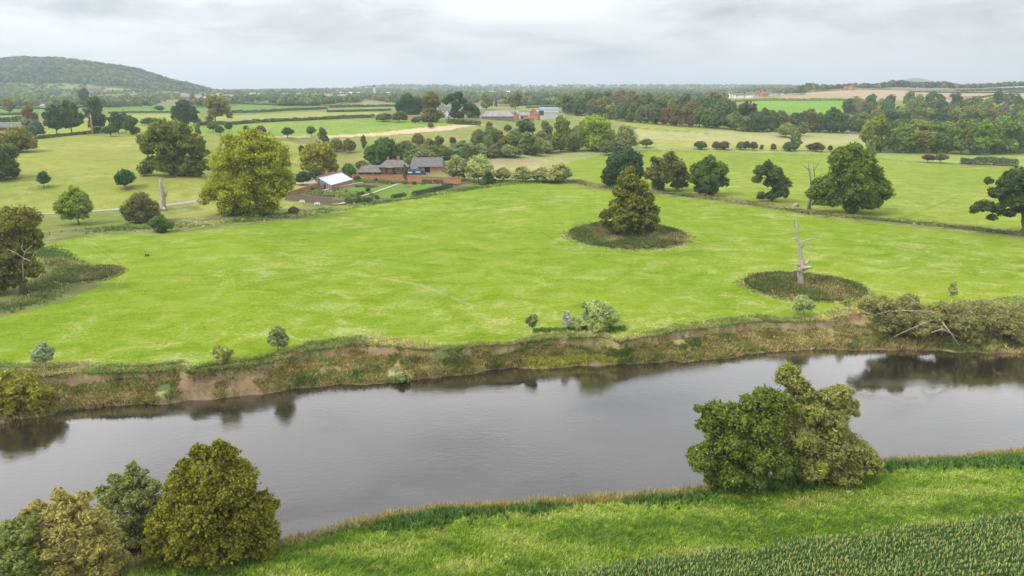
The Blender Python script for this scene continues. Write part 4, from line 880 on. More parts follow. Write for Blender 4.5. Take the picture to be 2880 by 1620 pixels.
# plains
def belt(n, px0, px1, Y0, Y1, thr, scl, seed, h0=9, h1=8, keepf=None):
    g = np.random.default_rng(seed); Y = np.exp(np.log(Y0)+(math.log(Y1)-math.log(Y0))*g.random(n)); u = us(px0+(px1-px0)*g.random(n), 270)[0]; x = u*Y
    f = vnoise(x/scl, Y/(scl*1.6), seed)*.6+vnoise(x/scl*2.7, Y/scl*2.2, seed+1)*.4; k = f > thr
    if keepf is not None: k &= keepf(pxof(x, Y, gh(x, Y)), pyof(x, Y, gh(x, Y)))
    x, Y = x[k], Y[k]; z = gh(x, Y); m = len(x)
    return np.stack([x, Y, z-.5], 1), h0+h1*g.random(m), randcols(m, g)
P, h, c = belt(5200, -200, 620, 1100, 2250, .50, 90, 11, 7, 7)
mass('valley_woodland', 'scattered trees and copses among fields below the wooded hill', P, h, c, 60, 6)
P, h, c = belt(5200, 600, 1700, 1150, 2300, .44, 120, 12, 8, 8, lambda px, py: (py < 300))
mass('plain_woodland', 'grey-green belt of trees across the middle distance', P, h, c, 60, 7)
P, h, c = belt(2600, 1560, 2260, 1150, 2500, .46, 120, 13, 9, 7, lambda px, py: (px < 2020) | (py < 270))
mass('village_woodland', 'trees round the village on the rise at right', P, h, c, 60, 8)
P, h, c = belt(12000, 500, 2500, 2300, 5400, .44, 200, 14, 9, 11)
mass('distant_woodland', 'hazy distant woods along the horizon', P, h, c, 30, 9)
g = np.random.default_rng(9); n = 230; px = 2225+760*g.random(n); Y = 1660+70*g.random(n); u = us(px, 250)[0]; x = u*Y
hh = 11+8*vnoise(px/60, px*0, 4)*1.3+3*g.random(n)
mass('skyline_woodland', 'belt of trees on the skyline above the tan field', np.stack([x, Y, gh(x, Y)-.5], 1), hh, randcols(n, g)*.9, 110, 10)
n = 420; px = 2690+300*g.random(n); Y = 1530+110*g.random(n); x = us(px, 250)[0]*Y
mass('orchard', 'low dark green orchard rows on the skyline at the far right', np.stack([x, Y, gh(x, Y)-.5], 1), 3.2+0*x, randcols(n, g)*.8, 40, 11)

# ------------------------------------------------------------------ hedges
def hedge(pts, h, wd, label, col=(.05, .068, .026), name='hedge', leaf=None, lump=.25, world=False):
    P = [np.array(p) for p in pts] if world else [G(*p) for p in pts]
    b = P[0]; k = depth(b)/F; leaf = leaf or min(1.3, max(.35, k*2.4*.9)); A = []; g = np.random.default_rng(int(abs(b[0]*7+b[1])) % 9999)
    for a, c in zip(P[:-1], P[1:]):
        L = np.hypot(*(c-a)[:2]); n = int(L*(2*h+wd)*1.5/(leaf*leaf*.55))+10; t = g.random(n); q = a+(c-a)*t[:, None]
        d = (c-a)[:2]/L; nr = np.array((-d[1], d[0])); ang = g.random(n)*math.pi*1.3-.15*math.pi
        hz = h*(1+lump*(fbm(q[:, 0], q[:, 1], .25, 3, 8)-.5)*2.4); o = np.cos(ang)*wd*.55; zz = (np.abs(np.sin(ang))**.7)*hz*np.sign(np.sin(ang)).clip(0)
        rr = .8+.28*g.random(n); x = q[:, 0]+nr[0]*o*rr; y = q[:, 1]+nr[1]*o*rr
        z = gh(x, y)+zz*rr; nn = np.stack([nr[0]*np.cos(ang), nr[1]*np.cos(ang), np.sin(ang)], 1)
        A.append((np.stack([x, y, z], 1), nn))
    Pp = np.concatenate([a[0] for a in A]); Nn = np.concatenate([a[1] for a in A]); n = len(Pp)
    T = np.clip(1+g.normal(0, .18, (n, 1))+(fbm(Pp[:, 0], Pp[:, 1], .12, 2, 5)-.5)[:, None]*.6, .4, 1.8)*np.ones(3)
    base = np.array((b[0], b[1], b[2]))
    V, TT, Q = quads(Pp-base, Nn+rdir(n, g)*.55, leaf, 1.2, T, g)
    o = new_mesh(name, V, Q, LEAF, TT); o.location = base; o.color = (*col, 1)
    return meta(o, label, 'hedge')
for pts, h, wd, lb in [
 ([(548,352),(640,352),(720,345),(860,339),(980,333),(1052,330)], 3.0, 3.5, 'long thick dark hedge along the top of the sheep pasture'),
 ([(650,318),(720,317),(800,312),(920,307)], 3.2, 3, 'bushy hedge behind the pale yellow upper field'),
 ([(926,303),(1020,301),(1114,300)], 3.5, 5, 'dark hedge belt left of the broad conifer mass'),
 ([(920,316),(1000,314),(1100,311)], 2.5, 3, 'low hedge behind the pale yellow upper field, nearer the manor'),
 ([(0,306),(120,307),(200,303),(330,300),(440,294)], 2.2, 3, 'upper thin hedge across the far left fields'),
 ([(-60,324),(20,324),(66,322)], 2.2, 3, 'short hedge at the left edge behind the park'),
 ([(305,319),(380,317),(480,317),(560,319)], 2.0, 3, 'low hedge between the green and the pale far left fields'),
 ([(0,344),(30,343),(66,341)], 5, 5, 'tall overgrown hedge left of the cedars'),
 ([(100,392),(150,386),(210,380),(300,371)], 2.0, 2.5, 'dark hedge running under the cedar group'),
 ([(600,288),(720,295),(900,297)], 2.5, 3, 'far hedge behind the green upper field'),
 ([(1259,346),(1300,350),(1352,353)], 3.5, 4, 'trimmed hedge in front of the manor trees'),
 ([(1320,329),(1345,332)], 1.5, 2.5, 'small clipped bright hedge beside the farm sheds'),
 ([(1470,297),(1590,294)], 3, 4, 'hedge behind the farm'),
 ([(1480,304),(1590,300)], 2.2, 3, 'second hedge behind the farm'),
 ([(2020,290),(2160,283),(2300,283),(2440,285)], 4, 4, 'dark hedge between the bright green field and the tan field'),
 ([(2700,461),(2760,463),(2862,467)], 4.6, 5, 'thick dark hedge in the upper right meadow'),
 ([(2750,276),(2800,268),(2866,266)], 2.5, 3, 'thin hedge curving across the tan field'),
 ([(2560,259),(2720,262),(2900,262)], 2.5, 3, 'hedge along the top of the tan field'),
 ([(970,571),(1010,571),(1046,567)], 1.9, 2.2, 'left clipped yew hedge in front of the kitchen garden'),
 ([(1103,560),(1120,558),(1139,554)], 2.1, 2.4, 'short clipped yew hedge in front of the garden lawn'),
 ([(1163,551),(1200,543),(1240,534),(1269,527)], 2.1, 2.4, 'long clipped yew hedge beside the garden lawn'),
 ([(1240,620),(1240,621)], .01, .01, None)]:
    if lb: hedge(pts, h, wd, lb, (.032, .052, .022) if 'yew' in lb else ((.13, .17, .03) if 'bright' in lb else (.048, .064, .028)), lump=.05 if 'clipped' in lb else .3)

# ------------------------------------------------------------------ tufts, bank growth, crop
TB = .98
def tufts(name, label, cat, P, ht, cols, nb=6, wd=.12, spread=.35, lean=.35, seed=1, bend=(0, 0)):
    g = np.random.default_rng(seed); n = len(P); k = np.repeat(np.arange(n), nb); m = len(k)
    h = ht[k]*(.6+.7*g.random(m)); a = g.random(m)*6.283; r = spread*ht[k]*g.random(m)
    b = P[k]+np.stack([np.cos(a)*r, np.sin(a)*r, np.zeros(m)-.05], 1)
    tip = b+np.stack([np.cos(a)*lean*h+bend[0]*h+g.normal(0, .1, m)*h, np.sin(a)*lean*h+bend[1]*h+g.normal(0, .1, m)*h, h], 1)
    s = g.random(m)*6.283; w_ = wd*(.7+.6*g.random(m)); sv = np.stack([np.cos(s)*w_, np.sin(s)*w_, np.zeros(m)], 1)
    mid = b*.45+tip*.55-np.stack([np.cos(a)*h*.06, np.sin(a)*h*.06, np.zeros(m)], 1)
    V = np.empty((m, 4, 3)); V[:, 0] = b; V[:, 1] = mid+sv*.5; V[:, 2] = tip; V[:, 3] = mid-sv*.5
    tv = np.clip(1+g.normal(0, .26, (n, 1)), .45, 1.8)[k]
    T = np.repeat((cols[k]*TB*tv*np.clip(1+g.normal(0, .15, (m, 1)), .5, 1.6))[:, None], 4, 1).reshape(-1, 3)
    o = new_mesh(name, V.reshape(-1, 3), np.arange(4*m).reshape(m, 4), LEAF, T); return meta(o, label, cat, None, 'stuff')
def pick(pal, f, g):                # palette by patch value
    pal = np.array(pal); i = np.clip((f*len(pal)+g.normal(0, .8, len(f))).astype(int), 0, len(pal)-1); return pal[i]
g = np.random.default_rng(21)
# far bank
n = 36000; u = us(-120+3120*g.random(n), 1000)[0]; t = g.random(n)**.9; Yg = 120*np.ones(n)
for _ in range(3):
    x = u*Yg; ft, fw, nw = bank_lines(x); Yg = fw+(ft-fw)*t*1.02
x = u*Yg; z = gh(x, Yg); ppx = pxof(x, Yg, z); f = fbm(x, Yg, .30, 4, 51); dn = fbm(x, Yg, .35, 3, 53)
k = ~((ppx > 497+25*(f-.5)) & (ppx < 772) & (f < .60) & (t < .95)) & ~((t > .90) & (t < .985) & (dn < .56)) & (dn > .33)
x, Yg, z, f, t, ppx = x[k], Yg[k], z[k], f[k], t[k], ppx[k]
pal = [(.085, .11, .035), (.14, .145, .05), (.20, .175, .07), (.28, .22, .10), (.19, .13, .07), (.34, .26, .14)]
cf = np.clip((f-.25)*1.8+np.where(ppx > 1900, .12, 0), 0, .999); cols = pick(pal, cf, g)
cols = np.where(((ppx > 1480) & (ppx < 1740) & (t < .35))[:, None], np.array((.25, .23, .05)), cols)
hts = (.28+.62*g.random(len(x))**1.6)*np.where(t < .3, 1.25, .85)
tufts('bank_vegetation', 'rough grass, sedge and dead stalks covering the far river bank', 'vegetation', np.stack([x, Yg, z], 1), hts, cols, 9, .13, .7, .6, 5)
# lip and margin above far bank
n = 12000; u = us(-120+3120*g.random(n), 960)[0]; Yg = 130*np.ones(n); t = 1+g.random(n)**1.6*.55
for _ in range(3):
    x = u*Yg; ft, fw, nw = bank_lines(x); Yg = fw+(ft-fw)*t
x = u*Yg; z = gh(x, Yg); f = fbm(x, Yg, .12, 3, 57)
cols = pick([(.15, .18, .06), (.21, .215, .08), (.29, .25, .12), (.36, .29, .16)], np.clip((f-.25)*2, 0, .999), g)
tufts('margin_grass', 'long pale grass along the top of the far river bank', 'grass', np.stack([x, Yg, z], 1), .22+.4*g.random(len(x)), cols, 8, .12, .6, .7, 6)
# rough rings, brush strip by the garden, ditch on the field edge
def ellipse_pts(px, py, rx, ry, n, g):
    c = G(px, py); a = g.random(n)*6.283; r = np.sqrt(g.random(n)); x = c[0]+np.cos(a)*r*rx; y = c[1]+np.sin(a)*r*ry; return np.stack([x, y, gh(x, y)], 1)
for i, (px, py, rx, ry, nn, lb) in enumerate([(1763,661,20.5,23,5000,'rough dark growth in the ring under the conical oak'),(2262,807,15,13,3400,'rough weeds and bracken in the ring under the dead tree'),(250,773,8,9,1300,'dark weedy patch at the left side of the meadow')]):
    P = ellipse_pts(px, py, rx, ry, nn, g); f = fbm(P[:, 0], P[:, 1], .12, 3, 60+i)
    tufts('rough_patch', lb, 'vegetation', P, .6+.5*g.random(nn), pick([(.075, .095, .03), (.115, .115, .045), (.17, .125, .065), (.24, .19, .10)], np.clip((f-.28)*2, 0, .99), g), 8, .22, .5, .4, 70+i)
for (px, py, rx, ry, nn) in ((1763,661,21,23.5,1500), (2262,807,15.5,13.5,1300), (250,773,8.5,9.5,700)):
    c0 = G(px, py); a = g.random(nn)*6.283; r = 1+g.normal(0, .055, nn)+.03*np.sin(a*5+px); xx = c0[0]+np.cos(a)*r*rx; yy = c0[1]+np.sin(a)*r*ry
    tufts('rough_grass', 'straw-coloured grass fringe round ' + {1763:'the ring under the conical oak', 2262:'the ring under the dead tree', 250:'the weedy patch at left'}[px], 'grass', np.stack([xx, yy, gh(xx, yy)], 1), .2+.35*g.random(nn), pick([(.14, .17, .045), (.22, .21, .09), (.33, .27, .14)], g.random(nn), g), 8, .15, .7, .6, 80+px % 7)
def strip_pts(pts, wd, n, g):
    Q = [G(*p) for p in pts]; L = np.array([np.hypot(*(b-a)[:2]) for a, b in zip(Q[:-1], Q[1:])]); i = g.choice(len(L), n, p=L/L.sum()); t = g.random(n)
    A = np.array(Q)[i]; B = np.array(Q)[i+1]; P = A+(B-A)*t[:, None]; d = (B-A)[:, :2]; d /= np.linalg.norm(d, axis=1, keepdims=True); o = g.normal(0, wd/2, n)
    P[:, 0] -= d[:, 1]*o; P[:, 1] += d[:, 0]*o; P[:, 2] = gh(P[:, 0], P[:, 1]); return P
ROUGHP = [(.09, .13, .035), (.15, .18, .055), (.25, .24, .10), (.40, .34, .18)]
P = strip_pts([(240,650),(380,640),(560,632),(720,618),(860,600),(1000,578),(1150,558),(1300,534),(1440,514),(1600,508)], 4.5, 7000, g); f = fbm(P[:, 0], P[:, 1], .07, 3, 64)
tufts('rough_grass', 'rough brambly grass strip between the meadow and the garden', 'grass', P, .35+.4*g.random(len(P)), pick(ROUGHP, np.clip((f-.28)*2, 0, .99), g), 7, .3, .6, .4, 74)
P = strip_pts([(1610,508),(1690,527),(1960,553),(2270,597),(2560,626),(2880,660)], 3.2, 7000, g); f = fbm(P[:, 0], P[:, 1], .07, 3, 65)
tufts('rough_grass', 'rough grass strip with dry stalks under the row of oaks', 'grass', P, .4+.5*g.random(len(P)), pick([(.09, .11, .035), (.16, .16, .06), (.28, .24, .12)], np.clip((f-.28)*2, 0, .99), g), 7, .28, .6, .4, 75)
P = strip_pts([(110,700),(150,720),(200,760),(120,790),(140,830),(60,860),(-60,880)], 4, 2000, g); f = fbm(P[:, 0], P[:, 1], .1, 3, 66)
tufts('rough_grass', 'rough growth round the tall tree at the left edge', 'grass', P, .4+.7*g.random(len(P)), pick([(.08, .13, .035), (.12, .13, .05), (.24, .20, .10)], np.clip((f-.28)*2, 0, .99), g), 7, .2, .6, .4, 76)
P = strip_pts([(1500,931),(1600,928),(1760,926),(1700,930)], 1.3, 700, g)
tufts('nettle_patch', 'green weeds under the large willow bush on the far bank', 'vegetation', P, .25+.3*g.random(len(P)), np.tile((.11, .16, .045), (len(P), 1)), 7, .2, .5, .3, 77)
# near bank strips
def near_pts(n, d0, d1, g, px0=-200, px1=3100, pw=1):
    u = us(px0+(px1-px0)*g.random(n), 1450)[0]; d = d0+(d1-d0)*g.random(n)**pw; Y = 70*np.ones(n)
    for _ in range(4): x = u*Y; Y = il(near_wat, x)-d
    x = u*Y; return np.stack([x, Y, gh(x, Y)], 1), d
P, d = near_pts(13000, -.2, 3.6, g, pw=1.3); f = fbm(P[:, 0], P[:, 1], .2, 3, 90)
tufts('waterside_plants', 'reddish and yellow waterside plants along the near bank', 'vegetation', P, .5+.7*g.random(len(P)), pick([(.12, .12, .055), (.22, .17, .07), (.29, .20, .08), (.18, .11, .06), (.23, .21, .13)], np.clip((f-.25)*1.9, 0, .99), g), 8, .09, .4, .35, 91)
P, d = near_pts(34000, 2.2, 22, g); ppx = pxof(P[:, 0], P[:, 1], P[:, 2]); f = fbm(P[:, 0]*.6+P[:, 1]*.3, P[:, 1]*1.7, .24, 4, 92); fn = fbm(P[:, 0], P[:, 1], .07, 3, 99)
def net(ppx, d, fn):
    fn = fn+g.normal(0, .13, len(d)); ppx = ppx+g.normal(0, 22, len(d)); return (d < 2.6+6.5*fn) & (np.clip((ppx-1030)/150, 0, 1)*np.clip((1590-ppx)/90, 0, 1)+np.clip((ppx-1730)/200, 0, 1) > .35+.5*(fn-.5))
def crop_edge(px): return np.interp(px, [900, 1440, 1700, 2000, 2400, 2880, 3400], [1720, 1612, 1582, 1540, 1490, 1432, 1370])
ppy = pyof(P[:, 0], P[:, 1], P[:, 2]); nettle = net(ppx, d, fn)
k = (~nettle) & (ppy < crop_edge(ppx)+25)
tufts('long_grass', 'long wind-laid bright grass on the near bank', 'grass', P[k], .22+.3*g.random(k.sum()), pick([(.09, .145, .02), (.12, .185, .022), (.165, .225, .028), (.205, .245, .04), (.27, .275, .085)], np.clip((f[k]-.30)*2.4, 0, .99), g), 9, .07, .7, .7, 93, (.35, .1))
P, d = near_pts(26000, 2.6, 9.5, g); ppx = pxof(P[:, 0], P[:, 1], P[:, 2]); fn = fbm(P[:, 0], P[:, 1], .07, 3, 99); k = net(ppx, d, fn)
tufts('nettle_bed', 'dense dark green nettles behind the near waterside', 'vegetation', P[k], .45+.5*g.random(k.sum()), pick([(.045, .085, .024), (.07, .12, .034), (.10, .16, .045), (.13, .19, .055)], g.random(k.sum()), g), 10, .16, .3, .12, 94)
# maize
mz = []; dirr = np.array((math.cos(.12), math.sin(.12))); nrm = np.array((-dirr[1], dirr[0]))
rows = np.arange(-60, 60)*.75; al = np.arange(0, 130, .22); Rr_, Al = np.meshgrid(rows, al)
x = Al*dirr[0]+Rr_*nrm[0]-5+g.normal(0, .12, Al.shape); y = 60+Al*dirr[1]+Rr_*nrm[1]+g.normal(0, .10, Al.shape); x, y = x.ravel(), y.ravel()
k = (y > 38) & (y < 100); x, y = x[k], y[k]; z = gh(x, y); pxx = pxof(x, y, z); pyy = pyof(x, y, z); k = (pyy > crop_edge(pxx)+52) & (pyy < 1850) & (pxx < 3150) & (pxx > 700); x, y, z = x[k], y[k], z[k]
n = len(x); hgt = (1.75+.35*g.random(n)+.9*(fbm(x, y, .22, 3, 120)-.3)); VV = []; TT = []
for j in range(9):                   # arching leaves
    a = g.random(n)*6.283; h0 = hgt*(.35+.6*j/9); L = .62+.25*g.random(n); w_ = .055+.02*g.random(n)
    dx, dy = np.cos(a), np.sin(a); b = np.stack([x, y, z+h0], 1); m1 = b+np.stack([dx*L*.5, dy*L*.5, L*.38], 1); tp = b+np.stack([dx*L, dy*L, L*(.15-.3*g.random(n))], 1)
    s = np.stack([-dy*w_, dx*w_, 0*dx], 1); q = np.empty((n, 2, 4, 3)); q[:, 0, 0] = b-s*.6; q[:, 0, 1] = b+s*.6; q[:, 0, 2] = m1+s; q[:, 0, 3] = m1-s; q[:, 1, 0] = m1-s; q[:, 1, 1] = m1+s; q[:, 1, 2] = tp+s*.1; q[:, 1, 3] = tp-s*.1
    VV.append(q.reshape(-1, 3)); c = np.array((.055, .098, .030))*(1+g.normal(0, .22, (n, 1))).clip(.4, 1.8); TT.append(np.repeat(c, 8, 0))
for j in range(3):                   # tassels
    a = g.random(n)*6.283; b = np.stack([x, y, z+hgt], 1); tp = b+np.stack([np.cos(a)*.16, np.sin(a)*.16, .30+.12*g.random(n)], 1); s = np.stack([-np.sin(a)*.03, np.cos(a)*.03, 0*a], 1)
    q = np.stack([b-s, b+s, tp+s, tp-s], 1); VV.append(q.reshape(-1, 3)); TT.append(np.repeat(np.array((.25, .235, .10))*(1+g.normal(0, .2, (n, 1))).clip(.5, 1.6), 4, 0))
b = np.stack([x, y, z], 1); s = np.array((.03, 0, 0)); VV.append(np.stack([b-s, b+s, b+s*.6+np.stack([0*x, 0*x, hgt], 1), b-s*.6+np.stack([0*x, 0*x, hgt], 1)], 1).reshape(-1, 3)); TT.append(np.tile((.10, .13, .04), (4*n, 1)))
VV = np.concatenate(VV); TT = np.concatenate(TT)
meta(new_mesh('maize_crop', VV, np.arange(len(VV)).reshape(-1, 4), LEAF, TT), 'field of tasselled green maize in the lower right corner', 'crop', None, 'stuff')
# ------------------------------------------------------------------ buildings
def chim(roof, x, y, z0, z1, w_=.5, m=BRICK):
    c = MB().box(x-w_, x+w_, y-w_*.7, y+w_*.7, z0, z1).box(x-w_-.08, x+w_+.08, y-w_*.7-.08, y+w_*.7+.08, z1, z1+.18)
    for q in (-.5, .5): c.tube([(x+q*w_, y, z1+.18), (x+q*w_, y, z1+.65)], [.14, .11], 6)
    return c.build('chimney', m, roof)
def window(root, x, y, z, w_=1.0, h=1.3, face='-y', frame=WHITE, glass=DARKGL):
    f = MB(); d = .06
    if face == '-y':
        f.box(x-w_/2-.1, x+w_/2+.1, y-d, y+.05, z-.1, z+h+.1); g_ = MB().box(x-w_/2, x-.04, y-d-.02, y-d+.01, z, z+h).box(x+.04, x+w_/2, y-d-.02, y-d+.01, z, z+h)
    else:
        sg = 1 if face == '+x' else -1
        f.box(*sorted((y-.05*sg, y+d*sg)), x-w_/2-.1, x+w_/2+.1, z-.1, z+h+.1); g_ = MB().box(*sorted((y+d*sg-.01*sg, y+(d+.02)*sg)), x-w_/2, x+w_/2, z, z+h)
    o = f.build('window', frame, root); g_.build('pane', glass, o); return o
def gpos(px, Y): u = us(px, 490)[0]; x = u*Y; return np.array((x, Y, float(gh(x, Y))))
# brick house
b = gpos(1110, 424); b[2] = -.2; r = empty('brick_house', b, .06)
MB().box(-8, 8, -4.5, 4.5, -1, 5.1).build('wall', BRICKD, r)
MB().box(-3.5, -.5, -7, -4.5, -1, 5.1).build('bay_wall', BRICKD, r)
rf = MB().hip(-8.9, 8.9, -5.4, 5.4, 5.1, 8.7, 4.2).build('roof', LICHEN, r)
MB().hip(-4.2, .2, -7.7, 0, 5.12, 7.6, 2).build('bay_roof', LICHEN, r)
for pts in ([(-4.7,0,8.72),(-8.9,-5.4,5.15)], [(4.7,0,8.72),(8.9,-5.4,5.15)], [(-4.7,0,8.74),(4.7,0,8.74)], [(4.7,0,8.72),(8.9,5.4,5.15)]):
    MB().tube(pts, [.13, .13], 5).build('ridge_tile', simple('ridge', (.42, .38, .28), (.34, .3, .2)) if 'ridge' not in MATS else MATS['ridge'], rf)
chim(rf, -3.6, 1.0, 7.6, 10.3, .6); chim(rf, 2.6, .4, 7.4, 10.8, .8)
for x_ in (-6, 1.6, 4.0, 6.6): window(r, x_, -4.5, 3.0)
window(r, -2, -7, 3.0, 1.5)
for x_ in (-6, 3.0, 6.4): window(r, x_, -4.5, .6, 1.3, 1.3)
meta(r, 'two-storey dark brick house with hipped grey roof and two chimneys behind the garden wall', 'house')
b = gpos(1043, 421); b[2] = -.2; r = empty('cottage_wing', b, .06)
MB().gwall(-6.8, 6.2, -3.6, 3.6, -1, 2.3, 5.0).build('wall', BRICKD, r)
rf = MB().hip(-7.6, 7.0, -4.6, 4.6, 2.35, 5.9, 2.6).build('roof', LICHEN, r)
chim(rf, -5.0, -.5, 3.6, 6.6, .5)
for x_ in (-3, 1.5): window(r, x_, -3.6, .5, 1.1, 1.1)
meta(r, 'low grey-roofed wing with one chimney left of the dark brick house', 'house')
# brick barn
b = gpos(1205, 432); b[2] = -.1; r = empty('brick_barn', b, -.05)
MB().gwall(-9.6, 9.4, -5, 5, -1, 4.4, 9.2).build('wall', BRICK, r)
MB().box(-9.6, -5.6, -7, -5, -1, 3.2).build('lean_to_wall', BRICK, r)
rf = MB().hip(-10.4, 10.2, -5.8, 5.8, 4.5, 9.6, 1.2).build('roof', SLATE, r)
MB().add([(-10,-7.4,3.2),(-5.2,-7.4,3.2),(-5.2,-5.75,4.5),(-10,-5.75,4.5),(-10,-7.4,3.05),(-5.2,-7.4,3.05),(-5.2,-5.75,4.3),(-10,-5.75,4.3)], [(0,1,2,3),(7,6,5,4),(0,4,5,1),(1,5,6,2),(2,6,7,3),(3,7,4,0)]).build('lean_to_roof', SLATE, r)
MB().box(-1.4, 1.9, -5.06, -4.9, 0, 4.2).build('doorway_shade', BLACKO, r)  # black panel on the closed wall, painted shade of the open front
for x_ in (-4.0, 4.0, 5.6): MB().box(x_-.3, x_+.3, -5.05, -4.9, 2.4, 2.9).build('vent_shade', BLACKO, r)  # small black panels for the shade in the vent holes
window(r, 1, 9.4, 2.6, 1, 1, '+x')
meta(r, 'open-fronted red brick barn with dark slate roof right of the house', 'barn')
# vans under blue
def van(px, Y, rz, label, m, stripe=None, L=5.2, w_=2.1, h=2.4):
    b = gpos(px, Y); r = empty('van', b, rz)
    V = [(-L/2,-w_/2,.5),(L/2,-w_/2,.5),(L/2,-w_/2,1.3),(L/2-.9,-w_/2,1.5),(L/2-1.5,-w_/2,h),(-L/2,-w_/2,h)]; n = len(V)
    mb = MB(); mb.add(V+[(x,-y,z) for x, y, z in V], [tuple(range(n)), tuple(range(2*n-1, n-1, -1))]+[((i+1) % n, i, i+n, (i+1) % n+n) for i in range(n)]); mb.build('body', m, r)
    for sx in (-1, 1):
        for sy in (-1, 1): MB().tube([(sx*L*.3, sy*(w_/2-.2), .35), (sx*L*.3, sy*(w_/2+.02), .35)], [.35, .35], 12).build('wheel', simple('tyre', (.03,.03,.03)) if 'tyre' not in MATS else MATS['tyre'], r)
    MB().box(-L*.2+L*.42, L/2-1.4, -w_/2-.02, w_/2+.02, 1.55, 2.1).build('side_window', DARKGL, r)
    if stripe: MB().box(-L*.38, L*.05, -w_/2-.03, -w_/2-.005, 1.3, 2.0).build('panel', stripe, r)
    return meta(r, label, 'van')
van(1158, 417, .1, 'blue van with a pale emblem parked behind the garden wall', BLUET, WHITE, 6, 2.2, 2.9)
van(1181, 418, .05, 'second blue vehicle with a pale stripe parked in front of the barn', BLUET, WHITE, 7.5, 2.2, 2.7)
van(1272, 424, .2, 'dark blue vehicle half hidden behind the right end of the garden wall', BLUEM, None, 5, 2, 3.2)
# walls
def wall(pts, h, th, m, cap, name, label, cat='wall'):
    P = [G(*p) for p in pts]; r = empty(name, P[0]); mb = MB(); cp = MB()
    for a, c in zip(P[:-1], P[1:]):
        n = max(2, int(np.hypot(*(c-a)[:2])/6))
        d = (c-a)[:2]/np.hypot(*(c-a)[:2]); nr = np.array((-d[1], d[0]))
        z0 = min(a[2], c[2])-.6
        q = []
        for p in (a, c):
            for s_ in (-1, 1): q.append((p[0]+nr[0]*th/2*s_-P[0][0], p[1]+nr[1]*th/2*s_-P[0][1]))
        zt = [a[2]-P[0][2]+h, a[2]-P[0][2]+h, c[2]-P[0][2]+h, c[2]-P[0][2]+h]; zb = z0-P[0][2]
        o4 = [0, 1, 3, 2]
        v = [(q[i][0], q[i][1], zb) for i in o4]+[(q[i][0], q[i][1], zt[i]) for i in o4]
        fs = [(0,3,2,1),(4,5,6,7),(0,1,5,4),(1,2,6,5),(2,3,7,6),(3,0,4,7)]
        mb.add(v, fs)
        e = np.array((nr[0], nr[1]))*.1; v2 = []
        for i in o4:
            sg = -1 if i in (0, 2) else 1; v2.append((q[i][0]+e[0]*sg, q[i][1]+e[1]*sg, zt[i]+.003))
        cp.add(v2+[(x, y, z+.22) for x, y, z in v2], fs)
    mb.build('wall', m, r); cp.build('coping', cap, r); return meta(r, label, cat)
wall([(991,506),(1080,508),(1150,511),(1225,514),(1297,517)], 2.9, .5, BRICK, TILE, 'garden_wall', 'long red brick wall along the back of the kitchen garden')
wall([(803,560),(850,545),(898,530)], 2.7, .5, BRICK, TILE, 'garden_wall', 'red brick wall climbing from the stone wall to the greenhouse')
wall([(803,563),(870,569),(934,576)], 3.0, .5, STONE, TILE, 'stone_wall', 'grey rubble stone wall with tiled coping at the front of the garden')
wall([(1145,334),(1165,337),(1186,333)], 2.6, .5, BRICK, TILE, 'garden_wall', 'distant red brick wall left of the tall olive-brown tree')
# greenhouse
a = G(932,533); c = G(993,516); d = (c-a)[:2]; L = np.hypot(*d); rz = math.atan2(d[1], d[0]); r = empty('greenhouse', a, rz)   # local x along, local y to the left/back
W = 7.0
MB().box(0, L, 0, .3, -.6, 1.3).build('front_brick_base', BRICK, r); MB().box(-.05, .25, .3, W, -.6, .9).build('end_brick_base', BRICK, r)
MB().box(-.6, L+.5, W, W+.6, -.6, 6.2).add([], []).build('back_wall', BRICK, r); MB().box(-.7, L+.6, W-.12, W+.75, 6.2, 6.5).build('coping', TILE, r)
MB().box(1, 1.9, W+.6, W+1.4, -.5, 8.0).build('chimney', BRICK, r) if False else MB().box(L*.42, L*.42+.9, W+.6, W+1.4, -.5, 8.2).build('chimney', BRICK, r)
MB().add([(-.1,.0,2.25),(L,.0,2.25),(L,W,5.9),(-.1,W,5.9),(-.1,.0,2.15),(L,.0,2.15),(L,W,5.8),(-.1,W,5.8)], [(0,1,2,3),(7,6,5,4),(0,4,5,1),(1,5,6,2),(2,6,7,3),(3,7,4,0)]).build('glass_roof', GLASSW, r)
MB().box(0, L, .1, .16, 1.3, 2.15).build('front_glass', simple('side_glass', (.20,.22,.21), (.12,.14,.13), .8, .2, .5), r)
MB().add([(.05,.3,.9),(.05,W,.9),(.05,W,5.75),(.05,.3,1.8),(.12,.3,.9),(.12,W,.9),(.12,W,5.75),(.12,.3,1.8)], [(3,2,1,0),(4,5,6,7),(0,1,5,4),(1,2,6,5),(2,3,7,6),(3,0,4,7)]).build('end_glass', MATS['side_glass'], r)
for i in range(27):
    x_ = L*i/26; MB().add([(x_-.04,-.02,2.28),(x_+.04,-.02,2.28),(x_+.04,W,5.96),(x_-.04,W,5.96)], [(0,1,2,3)]).box(x_-.05, x_+.05, .04, .1, 1.3, 2.22).build('glazing_bar', WHITE, r)
for i in range(7):
    y_ = .4+(W-.6)*i/6; MB().box(-.04, .04, y_-.06, y_+.06, .9, 1.75+(5.9-1.75)*y_/W).build('end_bar', WHITE, r)
MB().box(-.07, -.01, W*.45, W*.6, -.2, 2.6).build('door', DARKGL, r)
meta(r, 'long lean-to greenhouse with white glass roof on a brick base in the kitchen garden', 'greenhouse')
